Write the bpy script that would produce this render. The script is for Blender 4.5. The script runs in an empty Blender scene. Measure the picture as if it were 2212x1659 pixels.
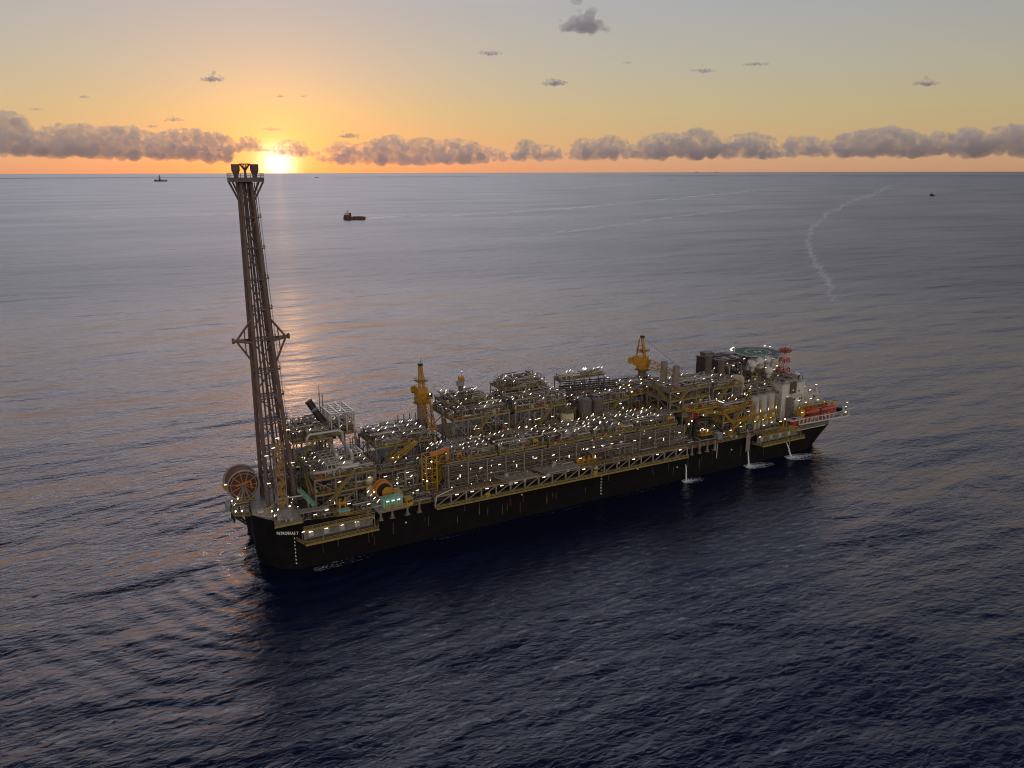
import bpy, bmesh, math, random
import numpy as np
from mathutils import Vector, Matrix, noise
R = math.radians
sc = bpy.context.scene
col = sc.collection
rnd = random.Random(7)

# ------------------------------------------------------------------ camera
PITCH = R(14.74); HEAD = R(29.21); CAM = Vector((-50.8, -251.4, 130.0))
FPX = 1739.0
cam = bpy.data.cameras.new('camera'); camo = bpy.data.objects.new('camera', cam); col.objects.link(camo)
cam.sensor_width = 36; cam.lens = FPX / 2212 * 36; cam.clip_start = 1; cam.clip_end = 3e5
camo.location = CAM
camo.rotation_euler = (Matrix.Rotation(-HEAD, 3, 'Z') @ Matrix.Rotation(math.pi/2 - PITCH, 3, 'X') @ Matrix.Rotation(R(-0.12), 3, 'Z')).to_euler()
sc.camera = camo
FW = Vector((math.sin(HEAD)*math.cos(PITCH), math.cos(HEAD)*math.cos(PITCH), -math.sin(PITCH)))
RT = Vector((math.cos(HEAD), -math.sin(HEAD), 0)); UP = RT.cross(FW)
def ray(x, y):
    return FW*FPX + RT*(x-1106) - UP*(y-829.5)
def at(x, y, u=None, v=None, z=None):
    d = ray(x, y)
    t = (z-CAM.z)/d.z if z is not None else ((v-CAM.y)/d.y if v is not None else (u-CAM.x)/d.x)
    return CAM + d*t
def along(x, y, dist):           # a point that many metres (horizontally) from the camera
    d = ray(x, y); return CAM + d*(dist/math.hypot(d.x, d.y))

# ------------------------------------------------------------------ materials
MAT = {}
def node(nt, t, **kw):
    n = nt.nodes.new(t)
    for k, v in kw.items(): setattr(n, k, v)
    return n
def paint(name, rgb, rough=0.55, metal=0.0, var=0.25, scale=0.6, rust=0.0, rustcol=(0.09, 0.035, 0.018), spec=0.4):
    """weathered paint: base colour varied by two noises in object space, optional rust patches"""
    m = bpy.data.materials.new(name); m.use_nodes = True; nt = m.node_tree; L = nt.links.new
    b = nt.nodes['Principled BSDF']
    b.inputs['Roughness'].default_value = rough; b.inputs['Metallic'].default_value = metal
    b.inputs['Specular IOR Level'].default_value = spec
    tc = node(nt, 'ShaderNodeTexCoord'); n1 = node(nt, 'ShaderNodeTexNoise')
    n1.inputs['Scale'].default_value = scale; n1.inputs['Detail'].default_value = 6; n1.inputs['Roughness'].default_value = 0.65
    L(tc.outputs['Object'], n1.inputs['Vector'])
    mr = node(nt, 'ShaderNodeMapRange'); mr.inputs[1].default_value = 0.3; mr.inputs[2].default_value = 0.7
    mr.inputs[3].default_value = 1-var; mr.inputs[4].default_value = 1+var
    L(n1.outputs['Fac'], mr.inputs[0])
    mul = node(nt, 'ShaderNodeMix', data_type='RGBA', blend_type='MULTIPLY'); mul.inputs[0].default_value = 1
    mul.inputs[6].default_value = (*rgb, 1); L(mr.outputs[0], mul.inputs[7])
    out = mul.outputs[2]
    if rust > 0:
        n2 = node(nt, 'ShaderNodeTexNoise'); n2.inputs['Scale'].default_value = scale*1.9; n2.inputs['Detail'].default_value = 8
        n2.inputs['Roughness'].default_value = 0.75
        mp = node(nt, 'ShaderNodeMapping'); mp.inputs['Scale'].default_value = (1, 1, 0.35); L(tc.outputs['Object'], mp.inputs[0]); L(mp.outputs[0], n2.inputs['Vector'])
        cr = node(nt, 'ShaderNodeMapRange'); cr.inputs[1].default_value = 0.62-0.2*rust; cr.inputs[2].default_value = 0.72-0.1*rust
        L(n2.outputs['Fac'], cr.inputs[0])
        mx = node(nt, 'ShaderNodeMix', data_type='RGBA'); L(cr.outputs[0], mx.inputs[0]); L(out, mx.inputs[6]); mx.inputs[7].default_value = (*rustcol, 1)
        out = mx.outputs[2]
    L(out, b.inputs['Base Color'])
    MAT[name] = m; return m
def emit(name, rgb, strength):
    m = bpy.data.materials.new(name); m.use_nodes = True; nt = m.node_tree
    b = nt.nodes['Principled BSDF']; b.inputs['Base Color'].default_value = (0.8, 0.8, 0.8, 1)
    b.inputs['Emission Color'].default_value = (*rgb, 1); b.inputs['Emission Strength'].default_value = strength
    MAT[name] = m; return m

# ------------------------------------------------------------------ mesh builder
class MB:
    def __init__(s): s.v = []; s.f = []; s.m = []; s.mats = []
    def mi(s, mat):
        if mat not in s.mats: s.mats.append(mat)
        return s.mats.index(mat)
    def add(s, vs, fs, mat):
        o = len(s.v); i = s.mi(mat); s.v += [tuple(p) for p in vs]
        for f in fs: s.f.append(tuple(o+k for k in f)); s.m.append(i)
        return s
    def box(s, a, b, mat):
        x0, y0, z0 = [min(p, q) for p, q in zip(a, b)]; x1, y1, z1 = [max(p, q) for p, q in zip(a, b)]
        return s.add([(x0,y0,z0),(x1,y0,z0),(x1,y1,z0),(x0,y1,z0),(x0,y0,z1),(x1,y0,z1),(x1,y1,z1),(x0,y1,z1)],
              [(0,3,2,1),(4,5,6,7),(0,1,5,4),(1,2,6,5),(2,3,7,6),(3,0,4,7)], mat)
    def bar(s, p, q, w, mat, h=None):
        p = Vector(p); q = Vector(q); d = (q-p)
        if d.length < 1e-6: return s
        d.normalize(); r = Vector((0,0,1)) if abs(d.z) < 0.9 else Vector((1,0,0))
        a = d.cross(r).normalized(); b = d.cross(a).normalized(); a *= w/2; b *= (h or w)/2
        return s.add([p-a-b,p+a-b,p+a+b,p-a+b,q-a-b,q+a-b,q+a+b,q-a+b],
              [(0,3,2,1),(4,5,6,7),(0,1,5,4),(1,2,6,5),(2,3,7,6),(3,0,4,7)], mat)
    def tube(s, p, q, r, mat, n=8, r2=None, cap=True):
        p = Vector(p); q = Vector(q); d = (q-p)
        if d.length < 1e-6: return s
        d.normalize(); t = Vector((0,0,1)) if abs(d.z) < 0.9 else Vector((1,0,0))
        a = d.cross(t).normalized(); b = d.cross(a).normalized(); r2 = r if r2 is None else r2
        vs = []
        for c, rr in ((p, r), (q, r2)):
            for k in range(n):
                w = 2*math.pi*k/n; vs.append(c + a*math.cos(w)*rr + b*math.sin(w)*rr)
        fs = [(k,(k+1)%n,n+(k+1)%n,n+k) for k in range(n)]
        if cap: fs += [tuple(range(n-1,-1,-1)), tuple(range(n,2*n))]
        return s.add(vs, fs, mat)
    def path(s, pts, r, mat, n=6):
        for a, b in zip(pts[:-1], pts[1:]): s.tube(a, b, r, mat, n)
        return s
    def revolve(s, o, d, prof, mat, n=14):
        """surface of revolution: prof = [(distance along d, radius)...]"""
        o = Vector(o); d = Vector(d).normalized(); t = Vector((0,0,1)) if abs(d.z) < 0.9 else Vector((1,0,0))
        a = d.cross(t).normalized(); b = d.cross(a).normalized(); vs = []; fs = []
        for h, r in prof:
            for k in range(n):
                w = 2*math.pi*k/n; vs.append(o + d*h + (a*math.cos(w)+b*math.sin(w))*max(r, 0.001))
        for j in range(len(prof)-1):
            for k in range(n):
                fs.append((j*n+k, j*n+(k+1)%n, (j+1)*n+(k+1)%n, (j+1)*n+k))
        fs.append(tuple(range(n-1,-1,-1))); fs.append(tuple((len(prof)-1)*n+k for k in range(n)))
        return s.add(vs, fs, mat)
    def capsule(s, p, q, r, mat, n=12):
        p = Vector(p); q = Vector(q); l = (q-p).length
        return s.revolve(p, q-p, [(0,r*.25),(r*.12,r*.62),(r*.3,r*.88),(r*.55,r),(l-r*.55,r),(l-r*.3,r*.88),(l-r*.12,r*.62),(l,r*.25)], mat, n)
    def sphere(s, c, r, mat, n=14):
        prof = [(-r*math.cos(math.pi*k/10), r*math.sin(math.pi*k/10)) for k in range(11)]
        return s.revolve(c, (0,0,1), prof, mat, n)
    def prism(s, poly, z0, z1, mat):
        n = len(poly); vs = [(x,y,z0) for x,y in poly] + [(x,y,z1) for x,y in poly]
        return s.add(vs, [tuple(range(n-1,-1,-1)), tuple(range(n,2*n))] + [(k,(k+1)%n,n+(k+1)%n,n+k) for k in range(n)], mat)
    def rail(s, pts, mat, h=1.1, step=2.6, w=0.11, closed=False):
        """guard rail along a polyline of deck-edge points"""
        pts = [Vector(p) for p in pts]
        if closed: pts.append(pts[0])
        for a, b in zip(pts[:-1], pts[1:]):
            up = Vector((0,0,1)); L = (b-a).length
            s.bar(a+up*h, b+up*h, w, mat); s.bar(a+up*h*.55, b+up*h*.55, w*.8, mat); s.bar(a+up*.1, b+up*.1, w*.5, mat, .2)
            k = max(1, int(L/step))
            for i in range(k+1):
                p = a.lerp(b, i/k); s.bar(p, p+up*h, w*.9, mat)
        return s
    def build(s, name, parent=None, smooth=False):
        me = bpy.data.meshes.new(name); me.from_pydata([tuple(p) for p in s.v], [], s.f)
        for m in s.mats: me.materials.append(MAT[m])
        me.polygons.foreach_set('material_index', s.m)
        if smooth:
            me.polygons.foreach_set('use_smooth', [True]*len(s.f))
            try: me.set_sharp_from_angle(angle=R(35))
            except Exception: pass
        me.update()
        o = bpy.data.objects.new(name, me); col.objects.link(o)
        if parent is not None: o.parent = parent
        return o
def tag(o, label=None, cat=None, group=None, kind=None):
    if label: o['label'] = label
    if cat: o['category'] = cat
    if group: o['group'] = group
    if kind: o['kind'] = kind
    return o
def thing(name, label, cat, loc=(0,0,0), rz=0.0, group=None):
    o = bpy.data.objects.new(name, None); col.objects.link(o); o.empty_display_size = 1
    o.location = loc; o.rotation_euler = (0, 0, rz)
    return tag(o, label, cat, group)
def link_copy(o, parent, loc=(0,0,0), rz=0.0):
    c = o.copy(); col.objects.link(c); c.parent = parent; c.location = loc; c.rotation_euler = (0,0,rz)
    return c
# ------------------------------------------------------------------ sky and sun
SUN_AZ = HEAD - R(15.65); SUN_EL = R(0.55)
SUN = Vector((math.sin(SUN_AZ)*math.cos(SUN_EL), math.cos(SUN_AZ)*math.cos(SUN_EL), math.sin(SUN_EL)))
world = bpy.data.worlds.new('World'); sc.world = world; world.use_nodes = True
def build_world():
    nt = world.node_tree; L = nt.links.new; bg = nt.nodes['Background']
    def M(op, a, b=None, clamp=False):
        n = node(nt, 'ShaderNodeMath', operation=op, use_clamp=clamp)
        for i, x in enumerate((a, b)):
            if x is None: continue
            if hasattr(x, 'links'): L(x, n.inputs[i])
            else: n.inputs[i].default_value = x
        return n.outputs[0]
    def VM(op, a, b=None, out=0):
        n = node(nt, 'ShaderNodeVectorMath', operation=op)
        for i, x in enumerate((a, b)):
            if x is None: continue
            if hasattr(x, 'links'): L(x, n.inputs[i])
            elif isinstance(x, (int, float)): n.inputs['Scale'].default_value = x
            else: n.inputs[i].default_value = x
        return n.outputs[out]
    def scale(c, f):
        n = node(nt, 'ShaderNodeVectorMath', operation='SCALE')
        if hasattr(c, 'links'): L(c, n.inputs[0])
        else: n.inputs[0].default_value = c
        if hasattr(f, 'links'): L(f, n.inputs['Scale'])
        else: n.inputs['Scale'].default_value = f
        return n.outputs[0]
    sky = node(nt, 'ShaderNodeTexSky', sky_type='NISHITA', sun_disc=False)
    sky.sun_elevation = SUN_EL; sky.sun_rotation = SUN_AZ; sky.altitude = 100; sky.dust_density = 1.2
    tc = node(nt, 'ShaderNodeTexCoord'); d = tc.outputs['Generated']
    sx = node(nt, 'ShaderNodeSeparateXYZ'); L(d, sx.inputs[0]); z = sx.outputs[2]
    el = M('MULTIPLY', M('ARCSINE', z), 180/math.pi)
    t = M('DIVIDE', M('POWER', M('MAXIMUM', el, 0.0), 0.5), 9.4868, True)
    ramp = node(nt, 'ShaderNodeValToRGB'); cr = ramp.color_ramp
    stops = [(0, (0.56, 0.31, 0.20)), (1.0, (0.60, 0.37, 0.22)), (2.2, (0.56, 0.40, 0.215)), (4.0, (0.52, 0.43, 0.25)), (6.6, (0.455, 0.425, 0.335)),
             (10.5, (0.385, 0.395, 0.405)), (15, (0.56, 0.55, 0.60)), (20, (0.38, 0.455, 0.65)), (26, (0.25, 0.32, 0.53)), (33, (0.050, 0.064, 0.155)), (46, (0.016, 0.025, 0.075)), (90, (0.07, 0.09, 0.155))]
    while len(cr.elements) < len(stops): cr.elements.new(0.5)
    for e, (a, c) in zip(cr.elements, stops):
        e.position = math.sqrt(a)/9.4868; e.color = (*c, 1)
    L(t, ramp.inputs[0])
    # azimuth falloff away from the sun
    hz = VM('NORMALIZE', VM('MULTIPLY', d, (1, 1, 0)))
    ca = VM('DOT_PRODUCT', hz, (math.sin(SUN_AZ), math.cos(SUN_AZ), 0), out=1)
    fa = M('POWER', M('MULTIPLY', M('ADD', ca, 1.0), 0.5, True), 1.35)
    fa = M('ADD', M('MULTIPLY', fa, 0.76), 0.27)
    base = scale(ramp.outputs[0], fa)
    # aureole
    g = VM('LENGTH', VM('SUBTRACT', d, tuple(SUN)), out=1)
    g = M('MULTIPLY', g, 180/math.pi)
    def glow(w, k, c, pw=1.0):
        q = M('DIVIDE', g, w)
        if pw != 1: q = M('POWER', q, pw)
        return scale(c, M('MULTIPLY', M('EXPONENT', M('MULTIPLY', q, -1.0)), k))
    tot = base
    back_fill = M('MULTIPLY', M('POWER', M('MULTIPLY', M('SUBTRACT', 0.35, ca), 0.74, True), 1.2), M('MULTIPLY', M('SUBTRACT', 62.0, el), 1/40.0, True))
    tot = VM('ADD', tot, scale((1.15, 0.98, 0.80), back_fill))            # unseen warm sky glow opposite the sunset, added to brighten the ship's near side
    low = M('EXPONENT', M('MULTIPLY', M('MAXIMUM', el, 0.0), -0.55))     # redder towards the horizon
    for gl in (glow(0.95, 1.5, (1, 0.93, 0.74), 1.9), glow(1.9, 0.66, (1, 0.54, 0.08)), glow(5.0, 0.50, (1, 0.27, 0.0)), glow(15, 0.03, (0.9, 0.46, 0.08))):
        tot = VM('ADD', tot, gl)
    tot = VM('ADD', tot, scale((0.46, -0.02, -0.12), M('MULTIPLY', low, M('EXPONENT', M('DIVIDE', g, -13.0)))))
    # added pale glow high over the sunset, above the view, brightening the sea
    up = M('MULTIPLY', M('MULTIPLY', M('SUBTRACT', el, 11.3), 1/7.0, True), M('MULTIPLY', M('SUBTRACT', 34.0, el), 1/11.0, True))
    az = M('MULTIPLY', M('ARCCOSINE', ca), 180/math.pi/30.0)
    up = M('MULTIPLY', up, M('EXPONENT', M('MULTIPLY', M('MULTIPLY', az, az), -1.0)))
    tot = VM('ADD', tot, scale((2.25, 2.25, 2.60), up))
    tot = VM('ADD', tot, scale(sky.outputs[0], 0.018))
    L(tot, bg.inputs[0]); bg.inputs[1].default_value = 1.0
build_world()
sun = bpy.data.lights.new('sun', 'SUN'); suno = bpy.data.objects.new('sun', sun); col.objects.link(suno)
sun.energy = 0.006; sun.angle = R(0.5); sun.color = (1, 0.47, 0.17)
suno.rotation_euler = (-SUN).to_track_quat('-Z', 'Y').to_euler()
sc.view_settings.view_transform = 'Standard'; sc.view_settings.look = 'None'; sc.view_settings.exposure = 0; sc.view_settings.gamma = 1
# ------------------------------------------------------------------ sea
def sea_material():
    m = bpy.data.materials.new('sea_water'); m.use_nodes = True; nt = m.node_tree; L = nt.links.new
    b = nt.nodes['Principled BSDF']
    b.inputs['Base Color'].default_value = (0.0022, 0.0055, 0.025, 1); b.inputs['IOR'].default_value = 1.333
    b.inputs['Roughness'].default_value = 0.10
    geo = node(nt, 'ShaderNodeNewGeometry')
    def wave(rot, sx, sy, detail, rough, amp, seed, dist=0.0):
        mp = node(nt, 'ShaderNodeMapping'); mp.inputs['Rotation'].default_value = (0, 0, rot); mp.inputs['Scale'].default_value = (sx, sy, 1)
        mp.inputs['Location'].default_value = (seed, seed*1.7, seed)
        L(geo.outputs['Position'], mp.inputs[0])
        n = node(nt, 'ShaderNodeTexNoise'); n.inputs['Scale'].default_value = 1; n.inputs['Detail'].default_value = detail
        n.inputs['Roughness'].default_value = rough; n.inputs['Distortion'].default_value = dist
        L(mp.outputs[0], n.inputs['Vector'])
        mu = node(nt, 'ShaderNodeMath', operation='MULTIPLY'); L(n.outputs['Fac'], mu.inputs[0]); mu.inputs[1].default_value = amp
        return mu.outputs[0]
    hs = [wave(HEAD-R(6), 1/170, 1/62, 2, 0.5, 6.0, 7.3), wave(HEAD+R(8), 1/75, 1/30, 2, 0.5, 3.8, 3.1), wave(HEAD-R(14), 1/17, 1/7.5, 2, 0.5, 0.9, 11.7, 0.3),
          wave(HEAD+R(22), 1/3.8, 1/1.8, 4, 0.62, 0.5, 5.5, 0.4)]
    # rings of ripples running out from the bow
    rg = node(nt, 'ShaderNodeVectorMath', operation='DISTANCE'); L(geo.outputs['Position'], rg.inputs[0]); rg.inputs[1].default_value = (14, 14, 0)
    wob = wave(0.4, 1/34, 1/34, 2, 0.5, 16.0, 2.2)
    def mth(op, a, b=None):
        n = node(nt, 'ShaderNodeMath', operation=op)
        for i, x in enumerate((a, b)):
            if x is None: continue
            if hasattr(x, 'links'): L(x, n.inputs[i])
            else: n.inputs[i].default_value = x
        return n.outputs[0]
    dd = mth('ADD', rg.outputs['Value'], wob)
    hs.append(mth('MULTIPLY', mth('SINE', mth('MULTIPLY', dd, 2*math.pi/7.5)), mth('MULTIPLY', mth('EXPONENT', mth('MULTIPLY', mth('POWER', mth('DIVIDE', dd, 105.0), 2.0), -1.0)), 0.17)))
    s = hs[0]
    for h in hs[1:]:
        a = node(nt, 'ShaderNodeMath', operation='ADD'); L(s, a.inputs[0]); L(h, a.inputs[1]); s = a.outputs[0]
    bp = node(nt, 'ShaderNodeBump'); bp.inputs['Strength'].default_value = 1; bp.inputs['Distance'].default_value = 1
    L(s, bp.inputs['Height']); L(bp.outputs[0], b.inputs['Normal'])
    # wind patches: the finest ripple is rougher in some places than in others
    pa = node(nt, 'ShaderNodeTexNoise'); pa.inputs['Scale'].default_value = 1; pa.inputs['Detail'].default_value = 4
    mp = node(nt, 'ShaderNodeMapping'); mp.inputs['Rotation'].default_value = (0, 0, HEAD-R(5)); mp.inputs['Scale'].default_value = (1/700, 1/260, 1)
    L(geo.outputs['Position'], mp.inputs[0]); L(mp.outputs[0], pa.inputs['Vector'])
    mr = node(nt, 'ShaderNodeMapRange'); mr.inputs[1].default_value = 0.3; mr.inputs[2].default_value = 0.7; mr.inputs[3].default_value = 0.9; mr.inputs[4].default_value = 1.1
    L(pa.outputs['Fac'], mr.inputs[0])
    # the water lies calmer, glossier between its ripples, in the lee round the ship than out at sea
    ds = node(nt, 'ShaderNodeVectorMath', operation='DISTANCE'); L(geo.outputs['Position'], ds.inputs[0]); ds.inputs[1].default_value = (70, -60, 0)
    rm = node(nt, 'ShaderNodeMapRange'); L(ds.outputs['Value'], rm.inputs[0]); rm.inputs[1].default_value = 120; rm.inputs[2].default_value = 900; rm.inputs[3].default_value = 0.06; rm.inputs[4].default_value = 0.36
    ro = mth('MULTIPLY', rm.outputs[0], mr.outputs[0]); L(ro, b.inputs['Roughness'])
    MAT['sea'] = m
sea_material()
sea = MB().add([(-2e5,-2e5,0),(2e5,-2e5,0),(2e5,2e5,0),(-2e5,2e5,0)], [(0,1,2,3)], 'sea').build('sea')
tag(sea, 'dark blue rippled open sea reaching to the horizon under sunset', 'sea', kind='structure')
# ------------------------------------------------------------------ clouds (real volumes, tens of kilometres away)
def cloud_material(name, dens, colr):
    m = bpy.data.materials.new(name); m.use_nodes = True; nt = m.node_tree
    nt.nodes.remove(nt.nodes['Principled BSDF'])
    v = node(nt, 'ShaderNodeVolumePrincipled'); v.inputs['Density'].default_value = dens; v.inputs['Color'].default_value = (*colr, 1)
    v.inputs['Anisotropy'].default_value = 0.35
    nt.links.new(v.outputs[0], nt.nodes['Material Output'].inputs['Volume'])
    m.cycles.homogeneous_volume = True
    MAT[name] = m
cloud_material('cloud_bank', 0.0023, (0.94, 0.90, 0.91)); cloud_material('cloud_small', 0.006, (0.90, 0.87, 0.89)); cloud_material('cloud_thin', 0.0038, (0.92, 0.88, 0.88)); cloud_material('cloud_big', 0.0042, (0.88, 0.85, 0.88))
_b = bmesh.new(); bmesh.ops.create_icosphere(_b, subdivisions=2, radius=1); _b.verts.index_update()
ICO_V = np.array([v.co[:] for v in _b.verts]); ICO_F = np.array([[v.index for v in f.verts] for f in _b.faces]); _b.free()
def puffs_mesh(name, puffs, mat, voxel, disp):
    vs = []; fs = []
    for i, (c, r, sq) in enumerate(puffs):
        vs.append(ICO_V*np.array([r, r, r*sq]) + np.array(c)); fs.append(ICO_F + i*len(ICO_V))
    me = bpy.data.meshes.new(name); me.from_pydata(np.concatenate(vs).tolist(), [], np.concatenate(fs).tolist()); me.materials.append(MAT[mat])
    o = bpy.data.objects.new(name, me); col.objects.link(o)
    rm = o.modifiers.new('union', 'REMESH'); rm.mode = 'VOXEL'; rm.voxel_size = voxel
    for k, (sz, st) in enumerate(disp):
        tx = bpy.data.textures.new(name+'_billow', 'CLOUDS'); tx.noise_scale = sz; tx.noise_depth = 2
        dm = o.modifiers.new('billow', 'DISPLACE'); dm.texture = tx; dm.texture_coords = 'GLOBAL'; dm.strength = st; dm.mid_level = 0.5
    return o
def bank(prof, dist, label, seed):
    """a cumulus bank whose tops follow prof = [(px, top, base)] as seen from the camera, at that distance"""
    r_ = random.Random(seed); k = dist/FPX; puffs = []
    xs = [p[0] for p in prof]
    x = xs[0]
    while x < xs[-1]:
        top = np.interp(x, xs, [p[1] for p in prof]); base = np.interp(x, xs, [p[2] for p in prof]); h = base-top
        if h > 3:
            n = max(2, int(h/6))
            for i in range(n):
                f = i/(n-1); y = base-2-f*(h-5) + r_.uniform(-1.5, 1.5)
                rad = (3.4+min(h, 50)*0.11*(1-f*0.6))*r_.choice((0.45, 0.6, 0.8, 1.0, 1.3, 1.6))
                rad = min(rad, max(2.0, (y-top)*0.9+1.5))
                p = along(x+r_.uniform(-4, 4), y, dist + r_.uniform(-1, 1)*k*26*(1-f*0.5))
                puffs.append((p, rad*k, 0.85))
            for i in range(3):                                   # small heads along the top edge
                p = along(x+r_.uniform(-5, 5), top+r_.uniform(-0.5, 5), dist + r_.uniform(-1, 1)*k*14)
                puffs.append((p, r_.uniform(1.2, 3.2)*k, 0.9))
        x += 5.0
    o = puffs_mesh('cloud_bank', puffs, 'cloud_bank', 1.35*k, [(11*k, 6*k), (3.5*k, 3*k)])
    return tag(o, label, 'clouds', kind='stuff')
bank([(-60,245,326),(-5,238,326),(24,236,326),(50,246,326),(62,266,327),(80,286,328),(92,272,329),(120,270,330),(131,262,330),(140,270,331),(155,265,331),(182,264,332),(210,270,333),(285,269,334),
      (302,278,335),(332,285,336),(370,277,338),(428,274,340),(438,284,341),(463,282,342),(493,290,343),(503,300,343),(512,308,326),(520,297,322),(536,292,322),(552,297,321),(562,304,320),(570,315,320)], 30000,
     'wide grey mauve cumulus bank low over the horizon, ending in broken heaps by the sun', 1)
bank([(590,322,328),(598,312,330),(612,303,331),(630,300,332),(648,302,333),(660,309,333),(668,322,334),(678,330,338),(690,326,345),(706,318,346),(722,306,347),(738,305,348),(770,310,348),(800,303,348),(822,296,348),(851,288,348),(880,302,348),(913,295,347),(946,302,347),(968,300,347),(997,298,347),(1027,305,346),
      (1045,315,346),(1078,322,345),(1112,335,344)], 28000, 'ragged pink grey cumulus bank right of the sun, between sun and picture middle', 2)
bank([(1114,318,343),(1122,300,343),(1147,303,342),(1169,312,342),(1199,315,341),(1225,333,341),(1250,298,340),(1262,297,340),(1285,302,340),(1320,290,339),(1345,299,338),(1370,315,338),(1396,294,338),(1440,287,338),
      (1470,288,337),(1503,277,337),(1543,283,337),(1565,308,336),(1578,293,336),(1630,286,336),(1671,297,336),(1690,314,336),(1704,295,335),(1758,296,335),(1792,306,335),(1818,291,334),(1876,280,334),
      (1929,273,334),(1966,281,333),(2006,296,333),(2023,284,333),(2067,293,333),(2074,280,332),(2107,276,332),(2138,295,332),(2142,280,332),(2184,269,332),(2215,273,332),(2290,270,332)], 34000,
     'long blue grey cumulus bank along the horizon on the right', 3)
def cloud(x, y, w, h, dist, label, seed, n=16, mat='cloud_small', lumps=None):
    if mat == 'cloud_small': w *= 1.5; h *= 1.1; n = int(n*2.4)
    if dist >= 20000: mat = 'cloud_thin'
    r_ = random.Random(seed); k = dist/FPX; puffs = []
    for i in range(n):
        t = r_.gauss(0, 0.36); t = max(-1, min(1, t)); hh = h*(1-t*t)
        yy = y + h*0.35 - abs(r_.gauss(0, 0.33))*hh
        puffs.append((along(x+t*w*0.5, yy, dist+r_.uniform(-1, 1)*w*0.25*k), k*max(1.3, h*r_.uniform(0.12, 0.27)*(1.1-abs(t))), r_.uniform(0.55, 0.85)))
    if mat != 'cloud_big':
        n2 = 9
        for i in range(n2):
            t = -0.6+1.2*i/(n2-1); puffs.append((along(x+t*w*0.5, y+h*r_.uniform(.02, .3), dist), k*max(w*0.07*(1-.5*abs(t))*r_.uniform(.8, 1.25), 1.4), 0.65))
    for lx, ly, lr in (lumps or []):
        puffs.append((along(x+lx, y+ly, dist+r_.uniform(-1, 1)*lr*0.4*k), lr*k, 0.8))
    o = puffs_mesh('cloud', puffs, mat, max(0.5, h*0.035)*k, [(h*0.2*k, h*0.16*k)])
    return tag(o, label, 'cloud', 'small clouds in the sunset sky')
cloud(1263, 46, 136, 62, 12000, 'largest lone cloud, dark mauve with ragged edges, high over the ship', 11, 60, 'cloud_big',
      [(0,5,16),(-30,10,13),(30,8,14),(14,-14,12),(24,-22,8),(-48,12,9),(52,18,8),(-20,-2,13),(8,2,17)])
cloud(1060, 112, 54, 15, 15000, 'small flat grey cloud left of and below the largest dark cloud', 12)
cloud(1200, 177, 56, 19, 17000, 'small domed cloud straight below the largest dark cloud', 13, 26)
cloud(460, 167, 52, 17, 17000, 'dark little cloud high above the sun, left of the flare tower line', 14, 24)
cloud(2002, 180, 58, 15, 16000, 'small dark cloud near the right edge of the sky', 15, 26)
cloud(1520, 152, 52, 12, 18000, 'thin wispy grey cloud right of middle, lower of a pair', 16)
cloud(1632, 138, 56, 10, 18000, 'thin streaky cloud right of the wispy grey one, upper of the pair', 17)
cloud(182, 206, 22, 8, 18000, 'tiny grey cloud alone in the upper left sky', 18)
cloud(378, 255, 42, 12, 20000, 'small brown cloud floating just over the left cloud bank', 19, 22)
cloud(330, 269, 26, 11, 20000, 'small round cloud touching the top of the left cloud bank', 20)
cloud(80, 233, 30, 6, 20000, 'thin dark sliver of cloud over the far left bank', 21)
cloud(588, 277, 44, 7, 22000, 'thin orange brown cloud just above the setting sun', 22, 20)
cloud(755, 290, 48, 17, 22000, 'dark small cloud on top of the bank right of the sun', 23, 24)
cloud(607, 206, 18, 7, 19000, 'tiny faint cloud directly above the sun, left one of two', 24)
cloud(657, 206, 12, 5, 19000, 'tiniest faint cloud directly above the sun, right one of two', 25)
cloud(1357, 135, 24, 6, 18000, 'tiny faint cloud between the largest cloud and the wispy pair', 26)
cloud(578, 322, 46, 7, 25000, 'thin dark orange cloud strip just above the sun', 29, 18)
sc.cycles.volume_bounces = 3; sc.cycles.max_bounces = 10
sc.cycles.filter_width = 1.1
# ------------------------------------------------------------------ paints
paint('hull_black', (0.0040, 0.0039, 0.0050), 0.7, var=0.5, scale=0.25, rust=0.1, spec=0.15, rustcol=(0.016, 0.009, 0.007))
paint('deck_red', (0.13, 0.092, 0.078), 0.75, var=0.4, scale=0.35, rust=0.35)
paint('deck_grate', (0.10, 0.079, 0.053), 0.8, var=0.35, scale=0.5)
paint('deck_grey', (0.27, 0.25, 0.235), 0.7, var=0.25, scale=0.4, rust=0.15)
paint('steel', (0.195, 0.158, 0.138), 0.55, var=0.25, scale=0.5, rust=0.18)
paint('steel_dark', (0.10, 0.085, 0.078), 0.6, var=0.3, scale=0.5, rust=0.15)
paint('tower_steel', (0.118, 0.080, 0.071), 0.6, var=0.25, scale=0.3, rust=0.3, rustcol=(0.10, 0.04, 0.028))
paint('pipe_light', (0.43, 0.405, 0.375), 0.38, metal=0.25, var=0.15, scale=1.2)
paint('pipe_mid', (0.26, 0.222, 0.195), 0.45, metal=0.15, var=0.2, scale=1.0, rust=0.1)
paint('pipe_dark', (0.095, 0.078, 0.07), 0.55, var=0.25, scale=1.0, rust=0.25)
paint('insulation', (0.34, 0.315, 0.27), 0.6, var=0.2, scale=1.0)
paint('rail_yellow', (0.25, 0.195, 0.055), 0.55, var=0.25, scale=0.8, rust=0.12)
paint('yellow', (0.40, 0.235, 0.025), 0.5, var=0.2, scale=0.5, rust=0.14)
paint('crane_yellow', (0.38, 0.185, 0.018), 0.5, var=0.25, scale=0.4, rust=0.2)
paint('orange', (0.42, 0.165, 0.03), 0.5, var=0.15, scale=0.5, rust=0.1)
paint('cream', (0.46, 0.42, 0.28), 0.6, var=0.2, scale=0.5, rust=0.15)
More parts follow.
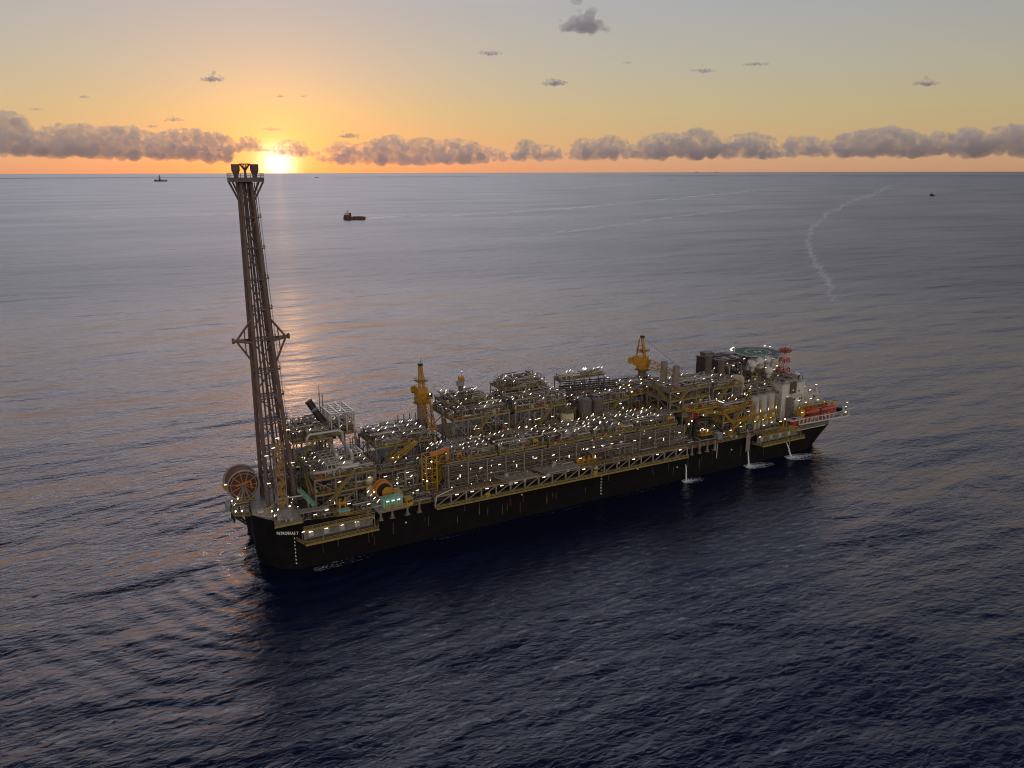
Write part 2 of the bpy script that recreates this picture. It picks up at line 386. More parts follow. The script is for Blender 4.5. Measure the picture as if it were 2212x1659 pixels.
paint('white', (0.48, 0.468, 0.455), 0.5, var=0.12, scale=0.5, rust=0.08)
paint('red', (0.36, 0.035, 0.025), 0.5, var=0.2, scale=0.6, rust=0.06)
paint('lifeboat_red', (0.40, 0.055, 0.03), 0.4, var=0.15, scale=0.5)
paint('rust_red', (0.115, 0.033, 0.02), 0.75, var=0.35, scale=0.5, rust=0.2)
paint('silo_grey', (0.35, 0.345, 0.34), 0.6, var=0.15, scale=0.5, rust=0.08); paint('brown_block', (0.05, 0.03, 0.027), 0.7, var=0.35, scale=0.4)
paint('mint', (0.22, 0.43, 0.35), 0.55, var=0.15, scale=0.5, rust=0.08)
paint('heli_green', (0.015, 0.070, 0.048), 0.7, var=0.2, scale=0.3)
paint('black', (0.013, 0.012, 0.012), 0.55, var=0.3, scale=0.6)
paint('glass_dark', (0.01, 0.012, 0.016), 0.12, var=0.1)
paint('grey_blue', (0.20, 0.205, 0.23), 0.6, var=0.2, scale=0.5)
paint('mark_white', (0.75, 0.74, 0.72), 0.6, var=0.15, scale=0.8)
paint('ship_hull', (0.10, 0.038, 0.032), 0.6, var=0.2, scale=0.2); paint('ship_dark', (0.055, 0.04, 0.038), 0.6, var=0.2, scale=0.2)
emit('tube_light', (1, 0.88, 0.66), 3.2); emit('dim_light', (1, 0.82, 0.55), 1.2); emit('flood_light', (1, 0.93, 0.75), 9.0); emit('warm_light', (1, 0.66, 0.2), 5.0); emit('panel_light', (0.8, 1, 0.8), 1.6); emit('blue_light', (0.25, 0.4, 1), 10.0)

def base_of(p):
    o = Vector((0,0,0))
    while p is not None: o += p.location; p = p.parent
    return o
def part(mb, name, parent, smooth=False, label=None):
    """builds a part from a mesh laid out in ship coordinates"""
    b = base_of(parent); mb.v = [(x-b.x, y-b.y, z-b.z) for x, y, z in mb.v]
    o = mb.build(name, parent, smooth)
    if label: o['label'] = label
    return o

# lamps: one mesh of each kind, linked copies everywhere
def lamp_mesh(name, d, L, pole, w=0.13, mat='tube_light'):
    m = MB(); d = Vector(d).normalized()
    if pole > 0: m.bar((0,0,0), (0,0,pole), 0.14, 'pipe_mid')
    m.bar(Vector((0,0,pole)) - d*0.15, Vector((0,0,pole)) + d*(L+0.1), w*0.75, 'pipe_mid', 0.10)
    m.bar(Vector((0,0,pole+0.12)), Vector((0,0,pole+0.12)) + d*L, w, mat)
    me = bpy.data.meshes.new(name); me.from_pydata(m.v, [], m.f)
    for k in m.mats: me.materials.append(MAT[k])
    me.polygons.foreach_set('material_index', m.m); return me
LAMPS = {'du': lamp_mesh('tube_lamp', (0.74, 0, 0.67), .95, 2.9, .16, 'dim_light'), 'dv': lamp_mesh('tube_lamp', (0, -0.93, 0.36), .95, 2.9, .16, 'dim_light'), 'u': lamp_mesh('tube_lamp', (0.74, 0, 0.67), .95, 2.9), 'v': lamp_mesh('tube_lamp', (0, -0.93, 0.36), .95, 2.9), 'h': lamp_mesh('tube_lamp', (1, 0, 0.02), 1.15, 2.2),
         's': lamp_mesh('tube_lamp', (0, 0, 1), 1.0, 0.0, 0.16), 'f': lamp_mesh('flood_lamp', (0.2, -0.9, -0.2), 0.32, 1.5, 0.32, 'flood_light'), 'w': lamp_mesh('tube_lamp', (1, 0, 0.1), 0.6, 0.9, 0.28, 'warm_light'),
         'c': lamp_mesh('tube_lamp', (1, 0, 0), 1.2, 0.0, 0.18)}
_lr = random.Random(55)
def lamp(parent, p, k='u'):
    if k in ('u', 'v') and _lr.random() < .42: k = 'd'+k
    o = bpy.data.objects.new('flood_lamp' if k == 'f' else 'tube_lamp', LAMPS[k]); col.objects.link(o); o.parent = parent
    o.location = Vector(p) - base_of(parent); return o

# ------------------------------------------------------------------ clutter of a process deck
PIPE_MATS = ['pipe_light']*3 + ['pipe_mid']*6 + ['pipe_dark']*6 + ['insulation']*2 + ['steel']*3
def pipes(m, r_, a, n, z, hmax, rmax=0.32):
    u0, u1, v0, v1 = a
    for i in range(n):
        mat = r_.choice(PIPE_MATS); r = r_.uniform(0.09, rmax)*r_.choice((1, 1, 0.7)); u = r_.uniform(u0, u1); v = r_.uniform(v0, v1); h = z + 0.4 + (hmax-0.4)*r_.random()**1.5
        k = r_.random()
        if k < 0.36:
            L = r_.uniform(2, 9); b = min(u1, u+L); pts = [(u, v, h), (b, v, h)]
            if r_.random() < 0.6: pts = [(u, v, z)] + pts
            if r_.random() < 0.6: pts = pts + [(b, v, z + r_.random()*1.2)]
            m.path(pts, r, mat)
        elif k < 0.68:
            L = r_.uniform(2, 7); b = min(v1, v+L); pts = [(u, v, h), (u, b, h)]
            if r_.random() < 0.6: pts = [(u, v, z)] + pts
            if r_.random() < 0.5: pts = pts + [(u, b, z)]
            m.path(pts, r, mat)
        elif k < 0.86:
            m.tube((u, v, z), (u, v, h), r*0.8, mat, 6)
            if r_.random() < 0.6: m.tube((u-0.5, v, h), (u+0.5, v, h), r*1.3, mat, 6)
        else:
            s = r_.uniform(0.3, 0.75); m.box((u-s, v-s*0.7, z), (u+s, v+s*0.7, z+s*r_.uniform(0.9, 2.4)), r_.choice(['pipe_mid', 'pipe_dark', 'insulation', 'cream', 'steel', 'rust_red', 'deck_grey']))
def vessel_part(root, p, q, r, mat='pipe_mid', name='pressure_vessel'):
    m = MB(); p = Vector(p); q = Vector(q); m.capsule(p, q, r, mat, 14)
    for f in (0.22, 0.78):
        c = p.lerp(q, f); d = (q-p).normalized(); m.bar(c+Vector((0,0,-r*1.5)), c, r*1.3, 'steel', 0.3)
    m.tube(p.lerp(q, .5), p.lerp(q, .5)+Vector((0,0,r*1.5)), r*.22, 'pipe_mid', 6); m.tube(p.lerp(q, .3), p.lerp(q, .3)+Vector((0,0,r*1.35)), r*.15, 'pipe_mid', 6)
    return part(m, name, root, True)
def tower_part(root, u, v, z, h, r, mat='pipe_mid', name='column_vessel'):
    m = MB(); m.revolve((u, v, z), (0,0,1), [(0, r*1.05), (0.5, r*1.05), (0.55, r), (h-r*.5, r), (h-r*.2, r*.8), (h, r*.3)], mat, 14)
    m.rail([(u-r-.5, v-r-.5, z+h*.7), (u+r+.5, v-r-.5, z+h*.7), (u+r+.5, v+r+.5, z+h*.7)], 'rail_yellow'); m.box((u-r-.6, v-r-.6, z+h*.7-.12), (u+r+.6, v+r+.6, z+h*.7), 'deck_grate')
    m.tube((u+r+.3, v-.3, z), (u+r+.3, v-.3, z+h+.4), .16, 'pipe_light', 6)
    return part(m, name, root, True)
def skid_part(root, r_, u, v, z, s=1.0):
    m = MB(); a = r_.uniform(1.6, 3)*s; b = r_.uniform(1, 1.8)*s; h = r_.uniform(0.9, 1.9)*s; mt = r_.choice(['steel', 'deck_grey', 'pipe_mid', 'insulation', 'grey_blue', 'pipe_dark'])
    m.box((u-a/2, v-b/2, z+.15), (u+a/2, v+b/2, z+.3), 'steel'); m.box((u-a*.45, v-b*.4, z+.3), (u+a*.1, v+b*.4, z+.3+h), mt)
    m.capsule((u+a*.1, v, z+.3+h*.4), (u+a*.5, v, z+.3+h*.4), h*.33, r_.choice(['pipe_mid', 'pipe_dark', 'mint' if r_.random() < .2 else 'pipe_light']), 8)
    for k in range(3): m.tube((u-a*.4+k*.5, v-b*.3, z+.3+h), (u-a*.4+k*.5, v-b*.3, z+.7+h+r_.random()), .09, 'pipe_light', 5)
    return part(m, 'equipment_skid', root)
def frame_part(root, a, z0, z1, nu, nv, name='pipe_support', mat='steel', w=0.3, top=True):
    """open portal frames: posts and a grid of beams on top"""
    u0, u1, v0, v1 = a; m = MB(); us = np.linspace(u0, u1, nu); vs = np.linspace(v0, v1, nv)
    for i, u in enumerate(us):
        for j, v in enumerate(vs):
            if i in (0, nu-1) or j in (0, nv-1): m.bar((u, v, z0), (u, v, z1-w/2), w, mat)
    for u in us: m.bar((u, v0, z1), (u, v1, z1), w, mat)
    for v in vs: m.bar((u0, v, z1+.003), (u1, v, z1+.003), w*.9, mat)
    return part(m, name, root)
def stair_part(root, p, q, w=1.2, name='stairway', mat='yellow'):
    p = Vector(p); q = Vector(q); d = (q-p); hz = Vector((d.x, d.y, 0)); 
    s = Vector((-hz.y, hz.x, 0)).normalized()*w/2 if hz.length > .1 else Vector((w/2, 0, 0)); m = MB(); up = Vector((0,0,1.05))
    for e in (-1, 1):
        m.bar(p+s*e, q+s*e, .22, mat); m.bar(p+s*e+up, q+s*e+up, .12, mat); m.bar(p+s*e+up*.5, q+s*e+up*.5, .09, mat)
        n = max(2, int(d.length/2))
        for k in range(n+1): m.bar(p.lerp(q, k/n)+s*e, p.lerp(q, k/n)+s*e+up, .1, mat)
    n = max(3, int(d.length/.8))
    for k in range(n+1): c = p.lerp(q, k/n); m.bar(c-s, c+s, .3, 'rail_yellow', .08)
    return part(m, name, root)
def hose_box(root, u, v, z, s=1.0):
    m = MB(); m.box((u-.55*s, v-.4*s, z+.2), (u+.55*s, v+.4*s, z+1.4*s), 'red'); m.box((u-.62*s, v-.46*s, z+1.4*s), (u+.62*s, v+.46*s, z+1.5*s), 'red')
    m.box((u-.4*s, v-.45*s, z+.4), (u+.4*s, v-.401*s, z+1.2*s), 'rust_red'); return part(m, 'hose_cabinet', root)

def module(name, label, a, decks, zb, seed, dens=1.0, hmax=4.2, lamps='uv', vessels=2, towers=0, skids=5, frames=1, sides=True, lamp_rows=(5, 4), rail='rail_yellow', cat='process module', group='process modules along the deck', bay=7.0):
    r_ = random.Random(seed); u0, u1, v0, v1 = a; top = decks[-1]
    root = thing(name, label, cat, ((u0+u1)/2, (v0+v1)/2, zb), group=group)
    nu = max(2, int(round((u1-u0)/bay))+1); us = np.linspace(u0+.4, u1-.4, nu); vs = np.linspace(v0+.4, v1-.4, 3 if v1-v0 > 12 else 2)
    for i, u in enumerate(us):
        for j, v in enumerate(vs):
            if j == 1 and len(vs) == 3 and i not in (0, nu-1): continue
            m = MB(); m.bar((u, v, zb), (u, v, top-.5), 0.55, 'steel')
            for z in decks[:-1]: m.box((u-.45, v-.45, z-.75), (u+.45, v+.45, z-.62), 'steel')
            part(m, 'column', root)
    for k, z in enumerate(decks):
        m = MB(); m.box((u0, v0, z-.12), (u1, v1, z), 'deck_grate')
        # girders under the plate
        for v in (v0+.4, v1-.4): m.bar((u0, v, z-.42), (u1, v, z-.42), .34, 'steel', .6)
        for u in us: m.bar((u, v0+.58, z-.42), (u, v1-.58, z-.42), .3, 'steel', .55)
        # drip pans and plate patches
        for q in range(4):
            cu, cv = r_.uniform(u0+3, u1-3), r_.uniform(v0+2.5, v1-2.5); m.box((cu-2.2, cv-1.5, z+.004), (cu+2.2, cv+1.5, z+.05), r_.choice(['deck_red', 'deck_grey', 'steel_dark']))
        dk = part(m, 'deck', root)
        rl = MB(); rl.rail([(u0, v1, z), (u0, v0, z), (u1, v0, z), (u1, v1, z)], rail, closed=(k == len(decks)-1)); rl.bar((u0, v0-.06, z-.1), (u1, v0-.06, z-.1), .12, rail, .32)
        part(rl, 'railing', dk)
    # bracing and side pipes between the decks, on the near face and the left face
    levels = [zb] + list(decks)
    if sides:
        bm_ = MB(); sp = MB()
        for z0, z1 in zip(levels[:-1], levels[1:]):
            for i in range(nu-1):
                if r_.random() < .55:
                    x = (us[i], us[i+1]) if r_.random() < .5 else (us[i+1], us[i]); bm_.bar((x[0], v0+.4, z0+.2), (x[1], v0+.4, z1-.7), .3, 'steel')
            if len(vs) > 2: bm_.bar((u0+.4, vs[0], z0+.2), (u0+.4, vs[1], z1-.7), .3, 'steel'); bm_.bar((u0+.4, vs[2], z0+.2), (u0+.4, vs[1], z1-.7), .3, 'steel')
            pipes(sp, r_, (u0+.5, u1-.5, v0+.8, v0+5.5), int(52*(u1-u0)/22*dens), z0, (z1-z0)*.85, .3)
        part(bm_, 'brace', root); part(sp, 'side_pipework', root)
    for z0, z1 in zip(levels[:-1], levels[1:]):
        u = r_.uniform(u0+1, u1-8); stair_part(root, (u, v0-.7, z0+.1), (u+min(7, (z1-z0)*1.1), v0-.7, z1), 1.1, mat='rail_yellow')
    stair_part(root, (u0-.7, v0+2, levels[-2]+.1), (u0-.7, v0+8, top), 1.1, mat='rail_yellow')
    pw = MB(); n = int(25*dens*(u1-u0)*(v1-v0)/22)
    pipes(pw, r_, (u0+.7, u1-.7, v0+.7, v1-.7), n, top, hmax)
    for q in range(5):                                            # long header pipes
        v = r_.uniform(v0+1, v1-1); h = top + r_.uniform(1.4, hmax); pw.tube((u0+.5, v, h), (u1-.5, v, h), r_.uniform(.14, .3), r_.choice(['pipe_light', 'pipe_mid', 'insulation']), 8)
    part(pw, 'pipework', root)
    for q in range(vessels):
        L = r_.uniform(5, 8.5); u = r_.uniform(u0+1.5, u1-L-1.5); v = v0+2.2+(v1-v0-4.4)*(q+.5)/max(1, vessels); r = r_.uniform(.8, 1.35)
        vessel_part(root, (u, v, top+r*1.6), (u+L, v, top+r*1.6), r, r_.choice(['pipe_mid', 'pipe_light', 'insulation', 'pipe_dark']))
    for q in range(towers): tower_part(root, r_.uniform(u0+3, u1-3), r_.uniform(v0+4, v1-2), top, r_.uniform(4.5, 7), r_.uniform(.7, 1.1), r_.choice(['pipe_mid', 'insulation', 'pipe_dark']))
    for q in range(skids): skid_part(root, r_, r_.uniform(u0+2, u1-2), r_.uniform(v0+1.6, v1-1.6), top, r_.uniform(.8, 1.5))
    for q in range(frames):
        w = r_.uniform(5, 9); d = r_.uniform(3.5, 6); u = r_.uniform(u0+1, u1-w-1); v = r_.uniform(v0+1, max(v0+1.1, v1-d-1)); frame_part(root, (u, u+w, v, v+d), top, top+hmax+r_.uniform(.2, 1.4), 4, 3)
    hose_box(root, r_.uniform(u0+2, u1-2), v0+.8, top)
    if len(decks) > 1: hose_box(root, r_.uniform(u0+2, u1-2), v0+.7, decks[0])
    nr, nc = lamp_rows
    for i in range(nc):
        for j in range(nr):
            u = u0+1+(u1-u0-2)*(i+.5+r_.uniform(-.18, .18))/nc; v = v0+1+(v1-v0-2)*(j+.5+r_.uniform(-.22, .22))/nr
            if r_.random() < .9: lamp(root, (u, v, top+r_.choice((0, 0, 1.2))), 'u' if r_.random() < .78 else r_.choice('vh'))
    for i in range(4): lamp(root, (u0+.8, v0+2+(v1-v0-4)*i/3, top), 'v')
    for z0 in levels[:-1]:
        for i in range(max(2, nc-2)): lamp(root, (r_.uniform(u0+1.5, u1-2), v0+.5, z0+r_.uniform(.3, 1.2)), r_.choice('hsu'))
    return root
# ------------------------------------------------------------------ hull of the production vessel
def zt(u): return 14.6 - 1.7*u/272.0
SHIP = thing('production_vessel', 'huge black hulled oil production ship, moored, carrying tall flare tower and crowded process decks', 'ship', (130, 27, 0))
def hull():
    near = [(-2.6, 27), (-3.5, 20), (-4.0, 16), (-4.2, 12.0), (-1.2, 7.4), (1.6, 3.4), (8.0, 0.0), (40, 0), (80, 0), (120, 0), (160, 0), (200, 0), (240, 0.3), (262, 1.4), (272, 4.5)]
    out = near + [(u if u > 7 else (u+2.2 if u < -1.5 else u+1), 54-v) for u, v in reversed(near[1:])]
    def level(z, stern):
        r = []
        for u, v in out:
            zz = z
            if u > 240: u = 240 + (u-240)*(stern-240)/(272-240)
            if z < 1 and u < 9: u = 8+(u-8)*.93
            r.append((u, v, zz))
        return r
    rings = [level(-4, 256), level(0, 261.5), level(5, 267), level(8.8, 272)]
    rings.append([(u, v, zt(u)+(3.0 if u < 8.5 else 0)) for u, v, _ in level(14, 272)])
    n = len(out); m = MB(); vs = [p for r in rings for p in r]
    fs = [(j*n+k, j*n+(k+1)%n, (j+1)*n+(k+1)%n, (j+1)*n+k) for j in range(len(rings)-1) for k in range(n)]
    m.add(vs, fs, 'hull_black')
    # rubbing strakes and side brackets
    for z in (11.2,): m.box((10, -.12, z-.15), (238, -.002, z+.15), 'hull_black')
    HM = m; top = rings[-1]
    d = MB(); main = [(u, v) for u, v, z in top if u >= 7.9]; k0 = len(main)
    d.add([(u, v, zt(u)-.02) for u, v in main], [tuple(range(k0))], 'deck_red')
    part(d, 'main_deck', SHIP)
    f = MB(); fc = [(u, v) for u, v, z in top if u < 8.5]; i0 = next(i for i, p in enumerate(fc) if abs(p[0]-8) < .01 and p[1] > 27)
    fc = fc[i0:] + fc[:i0]; f.add([(u, v, zt(u)+2.97) for u, v in fc], [tuple(range(len(fc)))], 'deck_grey'); f.add([(8.0, 0, 14.5), (8.0, 54, 14.5), (8.0, 54, 17.5), (8.0, 0, 17.5)], [(0,1,2,3)], 'deck_grey')
    part(f, 'forecastle_deck', SHIP)
    # draught marks
    for u, v, za, zb_ in ((6.6, .8, 2, 12.2), (131.5, 0, 2, 12.5), (240.5, .3, 1.5, 9.5)):
        m = MB(); z = za; m.box((u-.35, v-.015, za-.2), (u+.45, v-.003, zb_+.6), 'hull_black')
        while z < zb_: m.box((u-.12, v-.10, z), (u+.4, v-.02, z+.22), 'mark_white'); m.box((u-.3, v-.10, z), (u-.121, v-.02, z+.62), 'mark_white'); z += 1.3
        part(m, 'draught_mark', SHIP)
    # rust streaks under the scuppers, on the hull itself
    m = HM; r_ = random.Random(4)
    for k in range(46):
        u = r_.uniform(14, 236); z1 = r_.uniform(6, 12.5); m.box((u-.09, -.03, z1-r_.uniform(1.5, 5)), (u+.09, -.004, z1), r_.choice(['steel_dark', 'steel_dark', 'rust_red', 'pipe_dark']))
    part(m, 'hull', SHIP)
    m = MB()
    for u, z in ((12.5, 8.2), (46, 8.6), (94, 9.5), (150, 9.6), (171.5, 6.4), (203, 8.9), (229, 7.5)): m = MB(); m.tube((u, .02, z), (u, -.18, z), .32, 'mark_white', 8); part(m, 'side_outlet', SHIP)
hull()
# name on the bow
A_ = Vector((1.6, 3.4, 0)); B_ = Vector((8.0, 0.0, 0)); d_ = (B_-A_).normalized(); n_ = Vector((d_.y, -d_.x, 0))
fc = bpy.data.curves.new('name_lettering', 'FONT'); fc.body = 'PETROBRAS 7'; fc.size = 1.45; fc.extrude = 0.03; fc.offset = 0.03; fc.space_character = 1.08
to = bpy.data.objects.new('name_lettering', fc); col.objects.link(to); fc.materials.append(MAT['mark_white']); to.parent = SHIP
to.location = A_ + d_*-.25 + n_*0.06 + Vector((0, 0, 12.75)) - SHIP.location
_rot = Matrix((d_, Vector((0,0,1)), n_)).transposed().to_euler()
_me = bpy.data.meshes.new_from_object(to.evaluated_get(bpy.context.evaluated_depsgraph_get())); _loc = to.location.copy(); bpy.data.objects.remove(to); _me.materials.clear(); _me.materials.append(MAT['mark_white'])
to = bpy.data.objects.new('name_lettering', _me); col.objects.link(to); to.parent = SHIP; to.location = _loc; to.rotation_euler = _rot; to.scale = (0.76, 1, 1)
# bow platform edge rails and support legs along the near side
def support_leg(u, z0, z1, label=None):
    m = MB(); m.bar((u, -.9, z0+1.0), (u, -.9, z1), .6, 'steel'); m.bar((u, -.9, z0), (u, -.9, z0+1.0), .95, 'steel'); m.box((u-.95, -1.5, z0-.2), (u+.95, -.03, z0), 'steel')
    return part(m, 'side_support', SHIP)
for u in (31.8, 36.4, 40.7, 46.4, 51.0, 178.6, 183, 187.4, 191.8): support_leg(u, zt(u)-2.3, zt(u)+2.2)
m = MB(); m.rail([(56, .3, zt(56)), (9, .3, zt(9))], 'rail_yellow'); part(m, 'deck_railing', SHIP)
m = MB(); m.rail([(176, .3, zt(176)), (243, .5, zt(243))], 'rail_yellow'); part(m, 'deck_railing', SHIP)
# pipes and plates lying on the main deck
m = MB(); r_ = random.Random(21)
for u0, u1, v0, v1, n in ((10, 60, 1.5, 14, 200), (60, 176, 3.5, 6, 90), (176, 245, 1.5, 14, 150), (8, 44, 14, 50, 200), (41, 65, 6, 27, 200)): pipes(m, r_, (u0, u1, v0, v1), n, zt((u0+u1)/2), 2.0, .3)
for v in (22.9, 23.7, 24.4, 25.2, 26): m.tube((40, v, 22), (205, v, 21), .34, 'pipe_mid', 8)
part(m, 'deck_pipework', SHIP)
for q, u in enumerate((14, 18.5, 27, 33, 38, 53, 200, 206, 214, 225, 232)): lamp(SHIP, (u, 3.0+(q % 3)*1.8, zt(u)+.5), 'h')
m = MB()
for a_, n_, h_ in (((69.3, 77.7, 28, 50), 160, 13), ((168.5, 176.2, 10, 50), 220, 12), ((196.5, 204, 30, 50), 130, 14), ((40.6, 45.2, 30, 50), 100, 13), ((132.5, 137.8, 28, 50), 110, 12), ((8.5, 16.5, 24, 50), 120, 8)): pipes(m, r_, a_, n_, 14.3, h_, .34)
part(m, 'deck_pipework', SHIP)
m = MB(); pipes(m, r_, (41, 64, 14, 27), 260, zt(50), 9, .34); part(m, 'deck_pipework', SHIP)
for q in range(6): lamp(SHIP, (46+q*2.8, 10+q % 2*5, zt(50)+2), 'u' if q % 2 else 'v')
# ------------------------------------------------------------------ flare tower
def flare_tower():
    root = thing('flare_tower', 'very tall brown lattice flare tower with burner tips and outrigger frame, at the bow', 'flare tower', (6.4, 21.8, 17))
    z0, z1 = 17.0, 127.0
    def half(z): return np.interp(z, (17, 72, 127), (4.75, 3.0, 1.7))
    def cen(z): return Vector((np.interp(z, (17, 76, 127), (6.9, 5.2, 4.2)), 21.8, z))
    def corner(z, i): h = half(z); return cen(z) + Vector(((-h, h, h, -h)[i], (-h, -h, h, h)[i], 0))
    zs = [17, 27, 37, 47, 56, 65, 76, 86, 96, 106, 116, 127]
    for i in range(4):
        m = MB()
        for a, b in zip(zs[:-1], zs[1:]): m.tube(corner(a, i), corner(b, i), np.interp(a, (17, 127), (.74, .52)), 'tower_steel', 10, np.interp(b, (17, 127), (.74, .52)))
        part(m, 'leg', root, True)
    br = MB(); hz = MB()
    for k, (a, b) in enumerate(zip(zs[:-1], zs[1:])):
        for i in range(4):
            j = (i+1) % 4; p, q = (i, j) if k % 2 else (j, i)
            br.tube(corner(a, p), corner(b, q), .19, 'tower_steel', 6); br.tube(corner(a, q).lerp(corner(b, q), .5), corner(a, p).lerp(corner(b, p), 1.0), .11, 'tower_steel', 5); hz.tube(corner(b, i), corner(b, j), .26, 'tower_steel', 6)
    part(br, 'brace', root); part(hz, 'crossbeam', root)
    for k, z in enumerate(zs[1:-1]):                                   # small landings with rails
        m = MB(); h = half(z); c = cen(z); m.box((c.x-h*.8, c.y-h*.8, z+.35), (c.x+h*.8, c.y+h*.4, z+.45), 'tower_steel'); m.box((c.x+h, c.y-1.2, z-.1), (c.x+h+1.9, c.y+.8, z+.05), 'tower_steel')
        m.rail([(c.x+h+.2, c.y-1.2, z), (c.x+h+1.9, c.y-1.2, z), (c.x+h+1.9, c.y+.8, z)], 'tower_steel'); part(m, 'landing', root)
    m = MB()
    for k, (a, b) in enumerate(zip(zs[:-1], zs[1:])):
        p = cen(a) + Vector((half(a)+1.2, -.2, 0)); q = cen(b) + Vector((half(b)+1.2, -.2, 0))
        for s in (-.35, .35): m.bar(p+Vector((0, s, 0)), q+Vector((0, s, 0)), .12, 'tower_steel')
        n = int((b-a)/1.2)
        for t in range(n): c = p.lerp(q, t/n); m.bar(c+Vector((0, -.35, 0)), c+Vector((0, .35, 0)), .09, 'tower_steel'); m.bar(c+Vector((.7, -.4, 0)), c+Vector((.7, .4, 0)), .06, 'tower_steel')
        m.bar(p+Vector((.7, .4, 0)), q+Vector((.7, .4, 0)), .07, 'tower_steel'); m.bar(p+Vector((.7, -.4, 0)), q+Vector((.7, -.4, 0)), .07, 'tower_steel')
    part(m, 'ladder', root)
    for dx, dy, r in ((-.9, -.6, .3), (.1, .2, .36), (.95, -.3, .26), (.5, .9, .18)):
        m = MB()
        for a, b in zip(zs[:-1], zs[1:]):
            f = lambda z: cen(z) + Vector((dx*half(z)/2.4, dy, 0))
            m.tube(f(a), f(b), r, 'tower_steel', 8)
        part(m, 'flare_riser', root, True)
    c = cen(76)
    for s in (-1, 1):                                                  # outrigger
        m = MB(); tip = Vector((c.x+s*8.9, 21.2, 76.2)); i = (0, 1)[s > 0]; j = (3, 2)[s > 0]
        m.tube(corner(75.5, i), tip, .52, 'tower_steel', 8); m.tube(corner(75.5, j), tip, .4, 'tower_steel', 8)
        m.tube(corner(83.5, i), tip.lerp(corner(75.5, i), .12), .36, 'tower_steel', 8); m.tube(corner(67.5, i), tip.lerp(corner(75.5, i), .12), .36, 'tower_steel', 8)
        mid = corner(75.5, i).lerp(tip, .45); m.tube(corner(83.5, i).lerp(tip, .42), mid, .2, 'tower_steel', 6); m.tube(corner(67.5, i).lerp(tip, .42), mid, .2, 'tower_steel', 6)
        m.tube(tip-Vector((s*.2, 0, 0)), tip+Vector((s*.5, 0, 0)), .95, 'tower_steel', 10); part(m, 'outrigger', root)
    # head platform
    c = Vector((4.6, 21.8, 128.2)); m = MB(); a, b = 5.3, 3.6
    m.prism([(c.x-a, c.y-b+1.5), (c.x-a+1.5, c.y-b), (c.x+a-1.5, c.y-b), (c.x+a, c.y-b+1.5), (c.x+a, c.y+b-1.5), (c.x+a-1.5, c.y+b), (c.x-a+1.5, c.y+b), (c.x-a, c.y+b-1.5)], 127.2, 128.3, 'tower_steel')
    part(m, 'head_platform', root)
    m = MB(); m.rail([(c.x-a, c.y-b+1.5, 128.3), (c.x-a+1.5, c.y-b, 128.3), (c.x+a-1.5, c.y-b, 128.3), (c.x+a, c.y-b+1.5, 128.3), (c.x+a, c.y+b-1.5, 128.3), (c.x+a-1.5, c.y+b, 128.3), (c.x-a+1.5, c.y+b, 128.3), (c.x-a, c.y+b-1.5, 128.3)], 'tower_steel', 1.5, 1.4, closed=True)
    part(m, 'railing', root)
    m = MB()
    for i, s in ((0, -1), (1, 1), (2, 1), (3, -1)): m.tube(corner(121, i), (c.x+s*(a-.6), c.y+(-b+.5 if i < 2 else b-.5), 127.2), .34, 'tower_steel', 6)
    part(m, 'bracket', root)
    m = MB(); m.path([(c.x-3.5, c.y-2.4, 127.2), (c.x-2.9, c.y-2.4, 118), (c.x-2.7, c.y-2.2, 114.5), (c.x-1.8, c.y-1.6, 113.6)], .26, 'tower_steel', 8); part(m, 'drain_pipe', root)
    for k, dx in enumerate((-3.0, -.1, 2.8)):
        m = MB(); o = (c.x+dx, c.y-.6, 128.3)
        if k == 1:
            m.tube(o, (o[0], o[1], 130.6), .4, 'tower_steel', 8)
            for w in range(8): m.tube((o[0], o[1], 130.4), (o[0]+1.55*math.cos(w*.785), o[1]+1.55*math.sin(w*.785), 132.6), .15, 'tower_steel', 5)
            m.revolve((o[0], o[1], 132.5), (0,0,1), [(0, 1.65), (.35, 1.65)], 'tower_steel', 12)
        else: m.revolve(o, (0,0,1), [(0, .8), (.8, .7), (1.8, 1.05), (2.4, 1.3), (4.35, 1.32)], 'tower_steel', 14)
        part(m, 'burner_tip', root, True)
    for z, s in ((34, 0), (42, 1), (30, 1), (24, 0)): lamp(root, corner(z, s) + Vector((0, -.9, 0)), 'h')
flare_tower()
